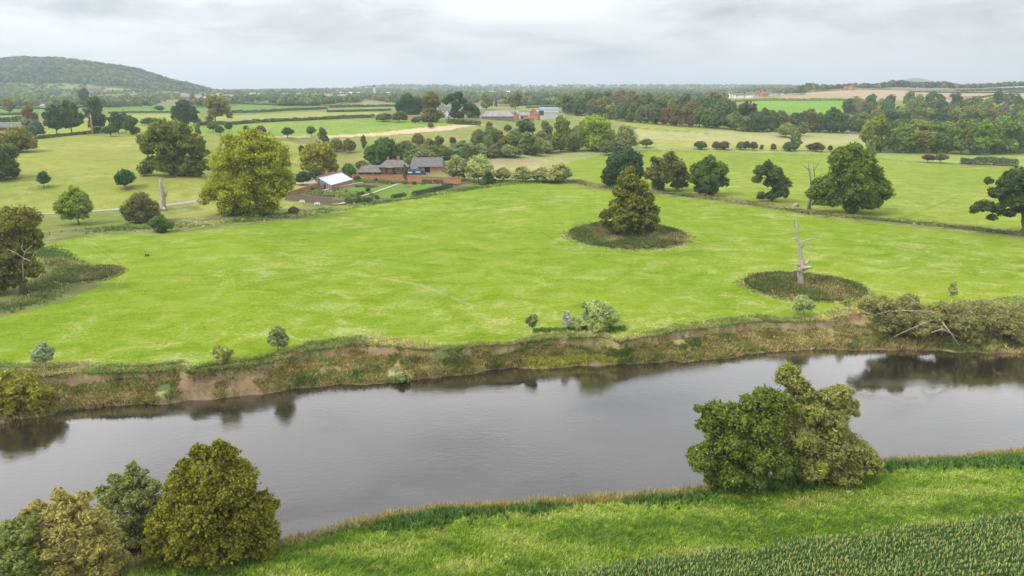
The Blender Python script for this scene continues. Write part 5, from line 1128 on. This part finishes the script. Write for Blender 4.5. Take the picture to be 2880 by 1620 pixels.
# cold frame / pergola slats outside wall
a = G(862,524); r = empty('cold_frame', a, .35)
for i in range(7): MB().box(-5, 5, i*1.1, i*1.1+.45, 1.6+i*.12, 1.75+i*.12).build('slat', WHITE, r)
for x_ in (-4.6, 4.6):
    for y_ in (.1, 6.6): MB().box(x_-.1, x_+.1, y_, y_+.2, -.3, 1.6+y_*.11).build('post', TIMBER, r)
meta(r, 'white slatted frame roof just outside the brick wall left of the greenhouse', 'frame')
# garden ground sheets
def sheet(name, pts, m, lift, label, sub=6):
    P = [G(*p) for p in pts]; A = []
    for a, c in zip(P, P[1:]+P[:1]):
        for k in range(sub): q = a+(c-a)*k/sub; A.append((q[0], q[1], float(gh(q[0], q[1]))+lift))
    o = new_mesh(name, A, [tuple(range(len(A)))], m)
    if o.data.polygons[0].normal.z < 0: o.data.flip_normals()
    return meta(o, label, 'path' if 'path' in name else 'ground', None, 'structure')
LAWNM = simple('lawn_grass', (.135, .215, .032), (.105, .175, .026), .6, .95, .05)
SOILM = simple('bed_soil', (.20, .13, .085), (.13, .09, .06), 1.2, .95, .05)
MIXB = simple('garden_beds', (.115, .15, .05), (.12, .10, .05), .9, .95, .05)
sheet('garden_ground', [(806,561),(896,533),(935,533),(993,517),(998,508),(1080,510),(1297,519),(1280,530),(1163,552),(1100,562),(970,573),(934,576),(870,569)], MIXB, .15, 'soil and plants of the walled kitchen garden')
sheet('lawn', [(1055,548),(1128,518),(1200,519),(1278,523),(1262,529),(1163,551),(1120,560),(1075,560)], LAWNM, .3, 'large bright lawn in the garden')
sheet('lawn', [(964,539),(995,528),(1080,522),(1100,524),(1062,538),(1030,541),(985,540)], LAWNM, .3, 'smaller lawn beside the greenhouse')
sheet('soil_bed', [(1020,521),(1040,516),(1075,519),(1060,529),(1035,530)], SOILM, .4, 'bare soil bed in the garden')
sheet('soil_bed', [(1135,525),(1148,523),(1160,525),(1150,529),(1138,528)], SOILM, .4, 'round bare patch in the large lawn')
for i in range(4):
    y0 = 563+i*3.0; sheet('soil_bed', [(936,y0),(975-i*3,y0+1.4),(972-i*4,y0+2.9),(936,y0+1.8)], SOILM, .35, 'narrow raised soil bed by the end of the stone wall')
ribbon('path', [(912,536),(950,528),(994,519),(1040,512)], 1.8, SAND, .45, 'pale path beside the greenhouse')
ribbon('path', [(1010,556),(1050,544),(1090,530),(1120,519)], 2.0, SAND, .45, 'pale diagonal path between the two lawns')
ribbon('path', [(884,543),(905,538),(960,541),(1020,547)], 1.6, SAND, .45, 'pale path through the kitchen beds')
ribbon('path', [(1120,519),(1200,520.5),(1275,524)], 1.2, SAND, .45, 'narrow pale path along the garden wall')
ribbon('path', [(934,577),(960,575),(975,570)], 2.4, SAND, .45, 'pale path round the end of the stone wall')
GP = [(.08, .13, .03), (.15, .20, .04), (.26, .26, .07), (.22, .17, .08), (.11, .16, .06)]
def bed(pts, wd, n, cols, lb, ht=.9, cat='plants', nm='bed_plants'):
    P = strip_pts(pts, wd, n, g); P[:, 2] += .2
    tufts(nm, lb, cat, P, ht*.7*(.6+.6*g.random(n)), pick(cols, g.random(n), g), 6, .35, .6, .4, int(abs(pts[0][0])))
bed([(930,546),(970,549),(1000,552)], 4.5, 900, GP, 'rows of tall kitchen crops in front of the lawn', 1.3)
bed([(960,555),(1000,557),(1060,555)], 3, 500, GP, 'mixed green crops behind the left yew hedge')
bed([(1000,526),(1030,525),(1050,529)], 3, 500, [(.05, .09, .03), (.09, .13, .04)], 'leafy dark crop bed beside the bare soil')
bed([(1025,514),(1060,515),(1105,518)], 2.2, 600, [(.10, .15, .035), (.16, .19, .06), (.06, .10, .03)], 'row of pale green crops near the garden wall')
bed([(1000,510),(1080,512),(1127,514)], 1.6, 700, GP, 'border plants against the left part of the back wall', 1.5)
bed([(1130,517),(1200,518),(1290,521)], 1.0, 600, [(.07, .10, .035), (.12, .09, .06), (.16, .10, .09)], 'low border against the right part of the back wall', .8)
bed([(820,555),(860,549),(900,540)], 4, 900, GP, 'bushy border in the left corner of the garden', 1.3)
bed([(888,533),(896,532),(904,531)], 1.6, 160, [(.30, .13, .27), (.24, .09, .22)], 'clump of mauve pink flowers near the greenhouse', 1.1, 'flowers', 'flower_clump')
bed([(858,541),(864,539)], 1.2, 80, [(.24, .24, .42), (.30, .3, .5)], 'clump of lilac-blue flowers in the left border', 1.2, 'flowers', 'flower_clump')
bed([(886,526),(898,524)], 1.2, 120, [(.42, .36, .03), (.3, .3, .03)], 'yellow shrub border by the brick wall', 1.5, 'flowers', 'flower_clump')
bed([(1012,507),(1032,508)], .9, 160, [(.40, .36, .03), (.25, .28, .03)], 'yellow-green shrub against the garden wall', 2.0, 'flowers', 'flower_clump')
bed([(870,552),(880,550)], 1.2, 80, [(.25, .09, .08), (.18, .1, .06)], 'reddish shrub in the left garden border', 1.0, 'flowers', 'flower_clump')
bed([(1232,518),(1250,519)], .7, 70, [(.26, .12, .24), (.2, .1, .2)], 'pinkish-purple flowers in the border by the wall', 1.0, 'flowers', 'flower_clump')
for (q0, q1, lb) in ((1188, 1216, 'left trained fruit tree spread on the brick wall'), (1219, 1246, 'right trained fruit tree spread on the brick wall')):
    P0, P1 = G(q0, 516), G(q1, 517.5); nn = 260; t = g.random(nn); P = P0+(P1-P0)*t[:, None]; P[:, 1] -= .55; P[:, 2] += .8+1.5*g.random(nn)
    V, T, Q = quads(P-P0, np.tile((0, -1, .4), (nn, 1))+rdir(nn, g)*.5, .5, 1.2, np.ones((nn, 3))*(1+g.normal(0, .2, (nn, 1))), g); r = empty('wall_fruit_tree', P0)
    o = new_mesh('foliage', V, Q, LEAF, T, r); o.color = (.055, .08, .03, 1); MB().tube([((P1-P0)[0]/2, -.5, -.3), ((P1-P0)[0]/2, -.5, 2.2)], [.1, .05], 5).build('trunk', BARK, r, True); meta(r, lb, 'fruit tree')
gs = np.random.default_rng(77)
for i in range(22):
    px, py = [(880,537),(893,541),(905,545),(950,535),(975,542),(1002,546),(1020,549),(985,553),(1010,560),(1045,554),(1060,560),(1075,514),(1090,516),(1110,517),(1058,513),(1140,519),(1165,520),(1190,520.5),(842,556),(856,550),(868,546),(940,541)][i]; w_ = 9+7*gs.random()
    box_tree((px-w_/2, py-w_*.85, px+w_/2, py), 'bush' if i % 3 else 'dome', [(.08,.12,.03),(.13,.16,.04),(.06,.09,.03),(.17,.14,.06)][i % 4], 'small rounded shrub among the beds of the walled garden', 'shrubs in the walled garden', 'shrub', 'garden_shrub')
# polytunnel-like dark low cloche
a = G(905,553); r = empty('cloche_tunnel', a, -.12); mb = MB(); S_ = []
for i in range(9): t = math.pi*i/8; S_.append((math.cos(t)*.8, math.sin(t)*.9))
mb.add([(x0, y_, z_) for x0 in (-5, 6) for y_, z_ in S_], [(i, i+1, i+10, i+9) for i in range(8)]+[tuple(range(8, -1, -1)), tuple(range(9, 18))]).build('cover', simple('black_netting', (.06, .065, .07), (.035, .04, .045), 2), r)
for x_ in (-5, -1.3, 2.3, 6): MB().tube([(x_, y_*1.03, z_*1.03) for y_, z_ in S_], [.05]*9, 4).build('hoop', TIMBER, r)
meta(r, 'long dark netted tunnel behind the stone wall', 'tunnel')
# benches
def bench(px, py, rz, label):
    r = empty('bench', G(px, py), rz)
    MB().box(-1.1, 1.1, -.3, .25, .42, .48).build('seat', WHITE, r)
    bk = MB()
    for i in range(12): x_ = -1.0+i*2/11; hh_ = 1.0+.25*math.cos(x_*1.5); bk.box(x_-.06, x_+.06, .24, .29, .5, hh_)
    bk.box(-1.1, 1.1, .22, .31, .95, 1.04); bk.build('backrest', WHITE, r)
    for sx in (-1, 1):
        MB().box(sx*1.05-.05, sx*1.05+.05, -.32, .28, .66, .72).build('armrest', WHITE, r)
        for y_ in (-.27, .22): MB().box(sx*1.05-.05, sx*1.05+.05, y_-.05, y_+.05, -.1, .66).build('leg', WHITE, r)
    r.scale = (1.15, 1.15, 1.15); return meta(r, label, 'bench')
bench(849, 571, 0, 'left white garden bench in front of the stone wall'); bench(892, 577, -.05, 'right white garden bench in front of the stone wall')
# fences
def fence(pts, gap, h, label, name='fence', rails=2, m=TIMBER, pr_=.07, limit=60):
    P = [G(*p) for p in pts]; r = empty(name, P[0]); pos = []
    for a, c in zip(P[:-1], P[1:]):
        n = max(1, int(np.hypot(*(c-a)[:2])/gap))
        for k in range(n): q = a+(c-a)*k/n; pos.append(np.array((q[0], q[1], float(gh(q[0], q[1])))))
    pos.append(P[-1]); pos = pos[:limit]
    for q in pos:
        o = q-P[0]; MB().box(o[0]-pr_, o[0]+pr_, o[1]-pr_, o[1]+pr_, o[2]-.4, o[2]+h).build('post', m, r)
    for k in range(rails):
        mb = MB()
        for a, c in zip(pos[:-1], pos[1:]): mb.tube([a-P[0]+np.array((0, 0, h*(.45+.45*k))), c-P[0]+np.array((0, 0, h*(.45+.45*k)))], [.05, .05], 4)
        mb.build('rail', m, r)
    return meta(r, label, 'fence')
fence([(109,663),(140,660),(175,656),(214,651),(243,646)], 2.6, 1.2, 'weathered timber rail fence at the left end of the meadow', pr_=.09)
fence([(1282,527),(1300,521),(1321,515)], 1.2, 1.7, 'close-set timber fence beyond the end of the garden wall', pr_=.09)
fence([(1950,423),(2100,424),(2250,426),(2440,430)], 6, 1.2, 'thin post fence along the thorn hedge row', pr_=.09)
fence([(2780,652),(2880,664),(2960,674)], 3, 1.2, 'low wire and post fence under the right-edge oak', pr_=.07)
# gravel heap
b = G(2402,376); V = [(0,0,2.6)]; F_ = []
for j, (rr, zz) in enumerate(((2.5,2.0),(5,.9),(7.5,-.3))):
    for i in range(14): a = 6.283*i/14; q = rr*(1+.1*math.sin(i*2.3+j)); V.append((math.cos(a)*q*1.2, math.sin(a)*q, zz+.15*math.sin(i*3.1)))
for i in range(14): F_.append((0, 1+i, 1+(i+1)%14))
for j in range(2):
    for i in range(14): F_.append((1+j*14+i, 15+j*14+i, 15+j*14+(i+1)%14, 1+j*14+(i+1)%14))
o = new_mesh('gravel_heap', V, F_, simple('heap', (.13,.14,.13),(.08,.09,.08)), None, None, True); o.location = b; meta(o, 'low grey gravel heap at the foot of the right wood', 'heap')
# farm -----------------------------------------------------------------
def shed(px, py, w_, d, ze, zr, rz, wm, rm, label, name='farm_shed', open_=False, kind='gable', Y=None, vents=0):
    b = G(px, py); r = empty(name, b, rz)
    MB().gwall(-w_/2, w_/2, -d/2, d/2, -1.5, ze, zr-.15).build('wall', wm, r)
    rf = (MB().gable(-w_/2-.4, w_/2+.4, -d/2-.4, d/2+.4, ze, zr+.1) if kind == 'gable' else MB().hip(-w_/2-.4, w_/2+.4, -d/2-.4, d/2+.4, ze+.05, zr+.1, d*.4)).build('roof', rm, r)
    if open_: MB().box(-w_*.36, w_*.36, -d/2-.06, -d/2+.05, .2, ze*.72).build('doorway_shade', BLACKO, r)  # black panel stands in for the unlit inside of the shed
    return meta(r, label, 'barn')
shed(1400,337,33,14,3.6,8.6,.02,STONE,SHEETG,'large grey-roofed farm shed at the left of the farm',kind='hip')
shed(1425,334,24,12,4.2,8.4,.02,PALEWALL,SHEETG,'grey-roofed pale-walled shed overlapping the large shed')
shed(1449,337,12,6.5,5.2,8.8,1.45,BRICK,SHEETG,'red brick gabled farm building in the middle of the farm')
shed(1474,334,11,8,4,6.8,.03,PALEWALL,SHEETG,'low grey shed right of the brick gable',open_=True)
shed(1487,340,11,4,2.6,4.2,.05,BRICK,TILE,'low red brick outbuilding left of the round brick tower')
shed(1500,328,9,8,5,9,1.5,BRICK,SLATE,'tall brick gable behind the round brick tower')
shed(1550,327,17,12,4.6,6.6,-.02,PALEWALL,SHEETG,'pale lean-to shed in front of the arched barn')
b = G(1542,325); b[1] += 10; b[2] = float(gh(b[0], b[1])); r = empty('arched_barn', b, -.02)
S_ = [(-6.5, 5.2), (-5.9, 6.8), (-4.4, 8.2), (-2.3, 9.1), (0, 9.4), (2.3, 9.1), (4.4, 8.2), (5.9, 6.8), (6.5, 5.2)]
MB().add([(x0, y_, z_) for x0 in (-11, 12) for y_, z_ in S_]+[(x0, y_, z_-.12) for x0 in (-11, 12) for y_, z_ in S_], [(i+9, i+10, i+1, i) for i in range(8)]+[(i+18, i+19, i+28, i+27) for i in range(8)]).build('arched_roof', BLUEL, r)
MB().add([(-10.9, y_, z_) for y_, z_ in S_]+[(-10.9, 6.5, -1), (-10.9, -6.5, -1)], [tuple(range(11))]).box(-10.85, -10.7, -6.4, 6.4, -1, 5.1).build('end_wall', BLUEM, r)
MB().box(-10.7, 11.8, -6.4, 6.4, -1, 5.1).build('side_wall', BLUEM, r); meta(r, 'dark blue barn with an arched blue-grey roof at the right of the farm', 'barn')
b = G(1511,337); r = empty('brick_tower', b); MB().tube([(0,0,-1),(0,0,6.3)], [3.1, 3.0], 12).build('wall', BRICK, r, False)
rf = MB().tube([(0,0,6.3),(0,0,8.6)], [3.4, .7], 12).build('roof', SLATE, r); MB().tube([(0,0,8.6),(0,0,9.5)], [.6,.6], 8).tube([(0,0,9.5),(0,0,10.3)], [.8,.05], 8).build('lantern', WHITE, rf); meta(r, 'round red brick tower with a pointed lantern roof at the farm', 'tower')
# manor among trees
b = G(1262,330); b[1] += 28; b[0] = us(1262, 320)[0]*b[1]; b[2] = float(gh(b[0], b[1])); r = empty('manor_house', b, .1)
MB().gwall(-11, 11, -5, 5, -1, 6.5, 10).build('wall', WHITE, r); rf = MB().gable(-11.4, 11.4, -5.5, 5.5, 6.5, 10.2).build('roof', SLATE, r); chim(rf, 4, 0, 9, 12.6, .8); chim(rf, -6, 0, 9, 12.2, .8)
MB().gwall(5, 11.3, -8, -5, -1, 6, 8).build('brick_gable', BRICK, r)
for x_ in (-8, -4, 0, 3.6):
    for z_ in (1, 4): window(r, x_, -5, z_, 1.2, 1.6)
meta(r, 'white manor house with grey roof half hidden by the pine and tall tree', 'house')
# left lodge
shed(34,368,20,7,3.0,6.6,.05,BRICKD,SLATE,'dark-roofed low house at the left edge behind the golden dome tree','lodge_house')
# distant barn, mansion, tower, warehouses
shed(146,303,30,12,2.6,5.4,.05,PALEWALL,SHEETG,'long pale grey barn in the far left fields','far_barn')
def block(name, px, py, w_, d, h, roofh, wm, rm, label, cat='house', wins=0, Yadd=0):
    b = G(px, py); k = 1; r = empty(name, b, .05); MB().gwall(-w_/2, w_/2, -d/2, d/2, -3, h, h+roofh*.95).build('wall', wm, r)
    rf = MB().gable(-w_/2-.5, w_/2+.5, -d/2-.5, d/2+.5, h, h+roofh+.2).build('roof', rm, r)
    for i in range(wins): window(r, -w_/2+(i+.5)*w_/wins, -d/2, h*.55, w_/wins*.35, h*.28)
    return meta(r, label, cat)
PINK = simple('pink_brick', (.42, .24, .19), (.34, .19, .15), .3)
m_ = block('mansion', 268, 262, 42, 14, 13, 6, PINK, SLATE, 'pink brick mansion at the foot of the wooded hill', wins=7)
block('white_house', 326, 279, 9, 8, 6, 3.4, WHITE, SLATE, 'small white house below the mansion', wins=2)
block('warehouse', 1005, 270, 110, 40, 9, 3, WHITE, WHITE, 'long white warehouse left of the pale tower', 'warehouse', 4)
block('warehouse', 1095, 271, 70, 40, 9, 3, WHITE, WHITE, 'long white warehouse right of the pale tower', 'warehouse', 4)
block('warehouse', 1372, 268, 80, 40, 11, 4, WHITE, WHITE, 'bright white warehouse beyond the farm', 'warehouse', 4)
block('warehouse', 1410, 267, 60, 40, 10, 4, WHITE, WHITE, 'second bright white warehouse beyond the farm', 'warehouse', 4)
b = G(1054,274); r = empty('water_tower', b); k = depth(b)/F; MB().box(-3*k, 3*k, -3*k, 3*k, -5, 29*k).build('shaft', simple('cream_concrete', (.72,.68,.58),(.62,.58,.5),.05), r)
MB().box(-4.2*k, 4.2*k, -4.2*k, 4.2*k, 29*k, 31.5*k).tube([(0,0,31.5*k),(0,0,34*k)], [1.2*k, .8*k], 8).build('platform', BLUEM, r); meta(r, 'tall pale concrete tower with dark top on the horizon', 'tower')
# village and town houses : copies of one house each
def house_proto(wm, rm, label, group, px, py, s=1.0):
    r = block('village_house', px, py, 11, 7.5, 5, 3.4, wm, rm, label, wins=3); rf = [c for c in r.children if c.name.startswith('roof')][0]; chim(rf, 4, 0, 7.4, 9.8, .5, BRICK); r['group'] = group; r.scale = (s, s, s); return r
def copy_tree(o, parent=None):
    c = o.copy(); C.objects.link(c); c.parent = parent
    for ch in o.children: copy_tree(ch, c)
    return c
random.seed(4)
vh = house_proto(WHITE, SLATE, 'white-walled village house on the rise behind the bright green field', 'white village houses', 2016, 277)
for px, py in ((2024,277),(2035,278),(2045,277),(2055,276),(2064,275),(2074,276),(2084,275),(2108,275),(2162,270),(2172,269),(2182,267),(2190,264),(2205,266)):
    c = copy_tree(vh); c.location = G(px, py); c.rotation_euler.z = random.uniform(-.8, .8); c.scale = (1.0+random.random()*.35,)*3
vh = house_proto(PINK, TILE, 'red-roofed village house beside the tan field', 'red-roofed village houses', 2140, 271)
for px, py in ((2150,272),(2130,268),(2380,254),(2395,254)):
    c = copy_tree(vh); c.location = G(px, py); c.rotation_euler.z = random.uniform(-.8, .8); c.scale = (1.0+random.random()*.3,)*3
vh = house_proto(PINK, SHEETG, 'small grey-brown town house in the rows right of the wooded hill', 'town houses right of the wooded hill', 560, 281)
for i in range(58):
    px = 500+random.random()*480; py = 275+random.random()*11; c = copy_tree(vh); c.location = G(px, py); c.rotation_euler.z = random.uniform(-1.2, 1.2); c.scale = (1.2+random.random()*.5,)*3
# ------------------------------------------------------------------ people and animals
def skinned(name, nodes, edges, radii, m, parent, sub=2, rootv=0):
    me = bpy.data.meshes.new(name); me.from_pydata(nodes, edges, []); o = bpy.data.objects.new(name, me); C.objects.link(o)
    md = o.modifiers.new('s', 'SKIN'); md.use_smooth_shade = True
    for i, r_ in enumerate(radii): me.skin_vertices[0].data[i].radius = (r_, r_) if not isinstance(r_, tuple) else r_; me.skin_vertices[0].data[i].use_root = i == rootv
    s = o.modifiers.new('d', 'SUBSURF'); s.levels = sub; s.render_levels = sub
    dg = bpy.context.evaluated_depsgraph_get(); m2 = bpy.data.meshes.new_from_object(o.evaluated_get(dg)); bpy.data.objects.remove(o)
    m2.materials.clear(); m2.materials.append(m); q = bpy.data.objects.new(name, m2); C.objects.link(q); q.parent = parent; return q
def person(px, py, rz, top, trouser, hair, label, scale=1.0, stride=.18, bend=0.0):
    r = empty('person', G(px, py), rz); nodes = []; edges = []; rad = []
    def nd(p, r_, par=None):
        nodes.append(p); rad.append(r_)
        if par is not None: edges.append((par, len(nodes)-1))
        return len(nodes)-1
    by = -bend
    pel = nd((0, 0, .95), (.15, .11)); ch = nd((0, by*.4, 1.25), (.16, .11), pel); sh = nd((0, by*.7, 1.42), (.13, .1), ch); nk = nd((0, by*.8, 1.5), .055, sh); hd = nd((0, by-.01, 1.6), .085, nk); tp = nd((0, by-.005, 1.69), .075, hd); ns = nd((0, by-.11, 1.60), .018, hd)
    for s_ in (-1, 1):
        hp = nd((.09*s_, 0, .88), .09, pel); kn = nd((.1*s_, -stride*.4*s_-.02, .5), .065, hp); an = nd((.1*s_, stride*.9*s_, .09), .042, kn); nd((.1*s_, stride*.9*s_-.16, .035), .035, an)
        so_ = nd((.19*s_, by*.7, 1.40), .055, sh); el = nd((.25*s_, by*.6+.03*s_, 1.13), .042, so_); wr = nd((.25*s_, by*.6-.08, .89), .028, el); pa = nd((.25*s_, by*.6-.10, .82), (.04, .018), wr)
        for k in range(4): f1 = nd((.25*s_-.0, by*.6-.13+.022*k, .765-.004*abs(k-1.5)), .009, pa); nd((.245*s_, by*.6-.135+.022*k, .725), .008, f1)
        t1 = nd((.235*s_, by*.6-.145, .815), .010, pa); nd((.23*s_, by*.6-.165, .785), .009, t1)
    skinned('body', nodes, edges, rad, SKIN, r)
    def part(nm, idx, grow, m):
        mp = {i: j for j, i in enumerate(idx)}; es = [(mp[a], mp[b]) for a, b in edges if a in mp and b in mp]
        skinned(nm, [nodes[i] for i in idx], es, [tuple(v+grow for v in rad[i]) if isinstance(rad[i], tuple) else rad[i]+grow for i in idx], m, r)
    legs = [0]; arms = []
    per = 8+8+2
    for s_ in (0, 1): o0 = 7+s_*18; legs += [o0, o0+1, o0+2]; arms += [o0+4, o0+5, o0+6]
    part('jacket', [0, 1, 2]+arms, .018, top); part('trousers', legs, .016, trouser)
    MB().tube([(0, by+.02, 1.58), (0, by+.02, 1.66), (0, by+.01, 1.73)], [.088, .095, .06], 10).build('hair', hair, r, True)
    r.scale = (scale,)*3; return meta(r, label, 'person')
DKC = cloth('dark', (.025, .028, .035)); PLC = cloth('pale', (.5, .48, .5)); RDC = cloth('red', (.5, .05, .04)); HR = cloth('hair', (.05, .03, .02))
person(410, 724, 1.3, PLC, DKC, HR, 'person in a pale top and dark trousers walking on the meadow', 1.08)
person(1273, 524, .4, DKC, DKC, HR, 'person in dark clothes standing by the garden fence', 1.15)
person(1255, 520, -.4, RDC, DKC, HR, 'person in a red top at the border below the brick wall', 1.15, bend=.12)
def quad(name, px, py, rz, m, label, cat, s=1.0, group=None, grazing=False):
    r = empty(name, G(px, py), rz)
    hz = .25 if grazing else .78; nodes = [(-.45,0,.55),(-.1,0,.56),(.25,0,.58),(.42,0,.62 if not grazing else .55),(.58,0,hz),(.74,0,hz-.06),(-.62,0,.5)]
    rad = [(.17,.18),(.19,.2),(.18,.19),.11,.085,.045,.03]; edges = [(0,1),(1,2),(2,3),(3,4),(4,5),(0,6)]
    for fx, i in ((-.42, 0), (.28, 2)):
        for s_ in (-1, 1):
            a = len(nodes); kx = .05 if fx < 0 else 0
            nodes += [(fx+kx, .11*s_, .36), (fx-kx*1.4, .11*s_, .2), (fx, .11*s_, .03)]; rad += [.07, .035, .03]; edges += [(i, a), (a, a+1), (a+1, a+2)]
    for s_ in (-1, 1): nodes.append((.56, .11*s_, hz+.06)); rad.append(.022); edges.append((4, len(nodes)-1))
    skinned('body', nodes, edges, rad, m, r, 1, 1); r.scale = (s,)*3; return meta(r, label, cat, group)
quad('dog', 417, 722, -.3, cloth('black_fur', (.012, .012, .012)), 'black dog beside the walking person on the meadow', 'dog', .95)
sp = quad('sheep', 1100, 365, .3, WOOL, 'white sheep grazing on the bright pasture above the garden', 'sheep', 1.35, 'sheep on the pasture', True)
for (px, py) in [(970,346),(972,350),(963,345),(975,345),(948,348),(935,347),(928,349),(916,352),(956,354),(982,351),(1005,348),(1008,352),(956,362),(989,363),(932,363),(924,364),(1053,367),(1085,365),(1090,363),(1125,343),(1140,343),(1173,348),(1178,350),(1206,349),(1232,352),(900,356),(888,351),(895,348),(990,347),(1003,346),(943,346),(760,363),(752,365),(640,364),(647,362),(652,360),(672,360),(765,360),(922,347),(960,347)]:
    c = copy_tree(sp); c.location = G(px, py); c.rotation_euler.z = random.random()*6.28; s = 1.25+.3*random.random(); c.scale = (s, s, s)
for (px, py) in ((2527,446),(2530,449),(2560,445),(2640,446),(2666,447)):
    c = None
hs = simple('driftwood', (.35, .3, .24))
o = MB().tube([(-2.4,0,.1),(-1,.3,.35),(1.2,-.1,.3),(2.8,.4,.1)], [.16,.2,.16,.05], 7).tube([(0,0,.3),(.8,.6,.7),(1.4,1.1,.6)], [.1,.07,.03], 5).build('driftwood', PALEWOOD, None, True)
b = G(2868, 986); o.location = (b[0], b[1], WATER+.1); meta(o, 'pale driftwood caught at the waterline by the fallen willow', 'driftwood')

# ------------------------------------------------------------------ haze
hb = MB().box(-4700, 4700, -300, 9500, -12, 215).build('haze', None)
def hz_fn(t, o):
    v = t.nodes.new('ShaderNodeVolumePrincipled'); v.inputs['Color'].default_value = (.74, .84, 1, 1); v.inputs['Density'].default_value = .000125; v.inputs['Anisotropy'].default_value = .3
    t.links.new(v.outputs[0], o.inputs['Volume'])
hb.data.materials.append(mat('haze_air', hz_fn)); meta(hb, 'thin pale blue haze over the whole valley', 'haze', None, 'stuff')
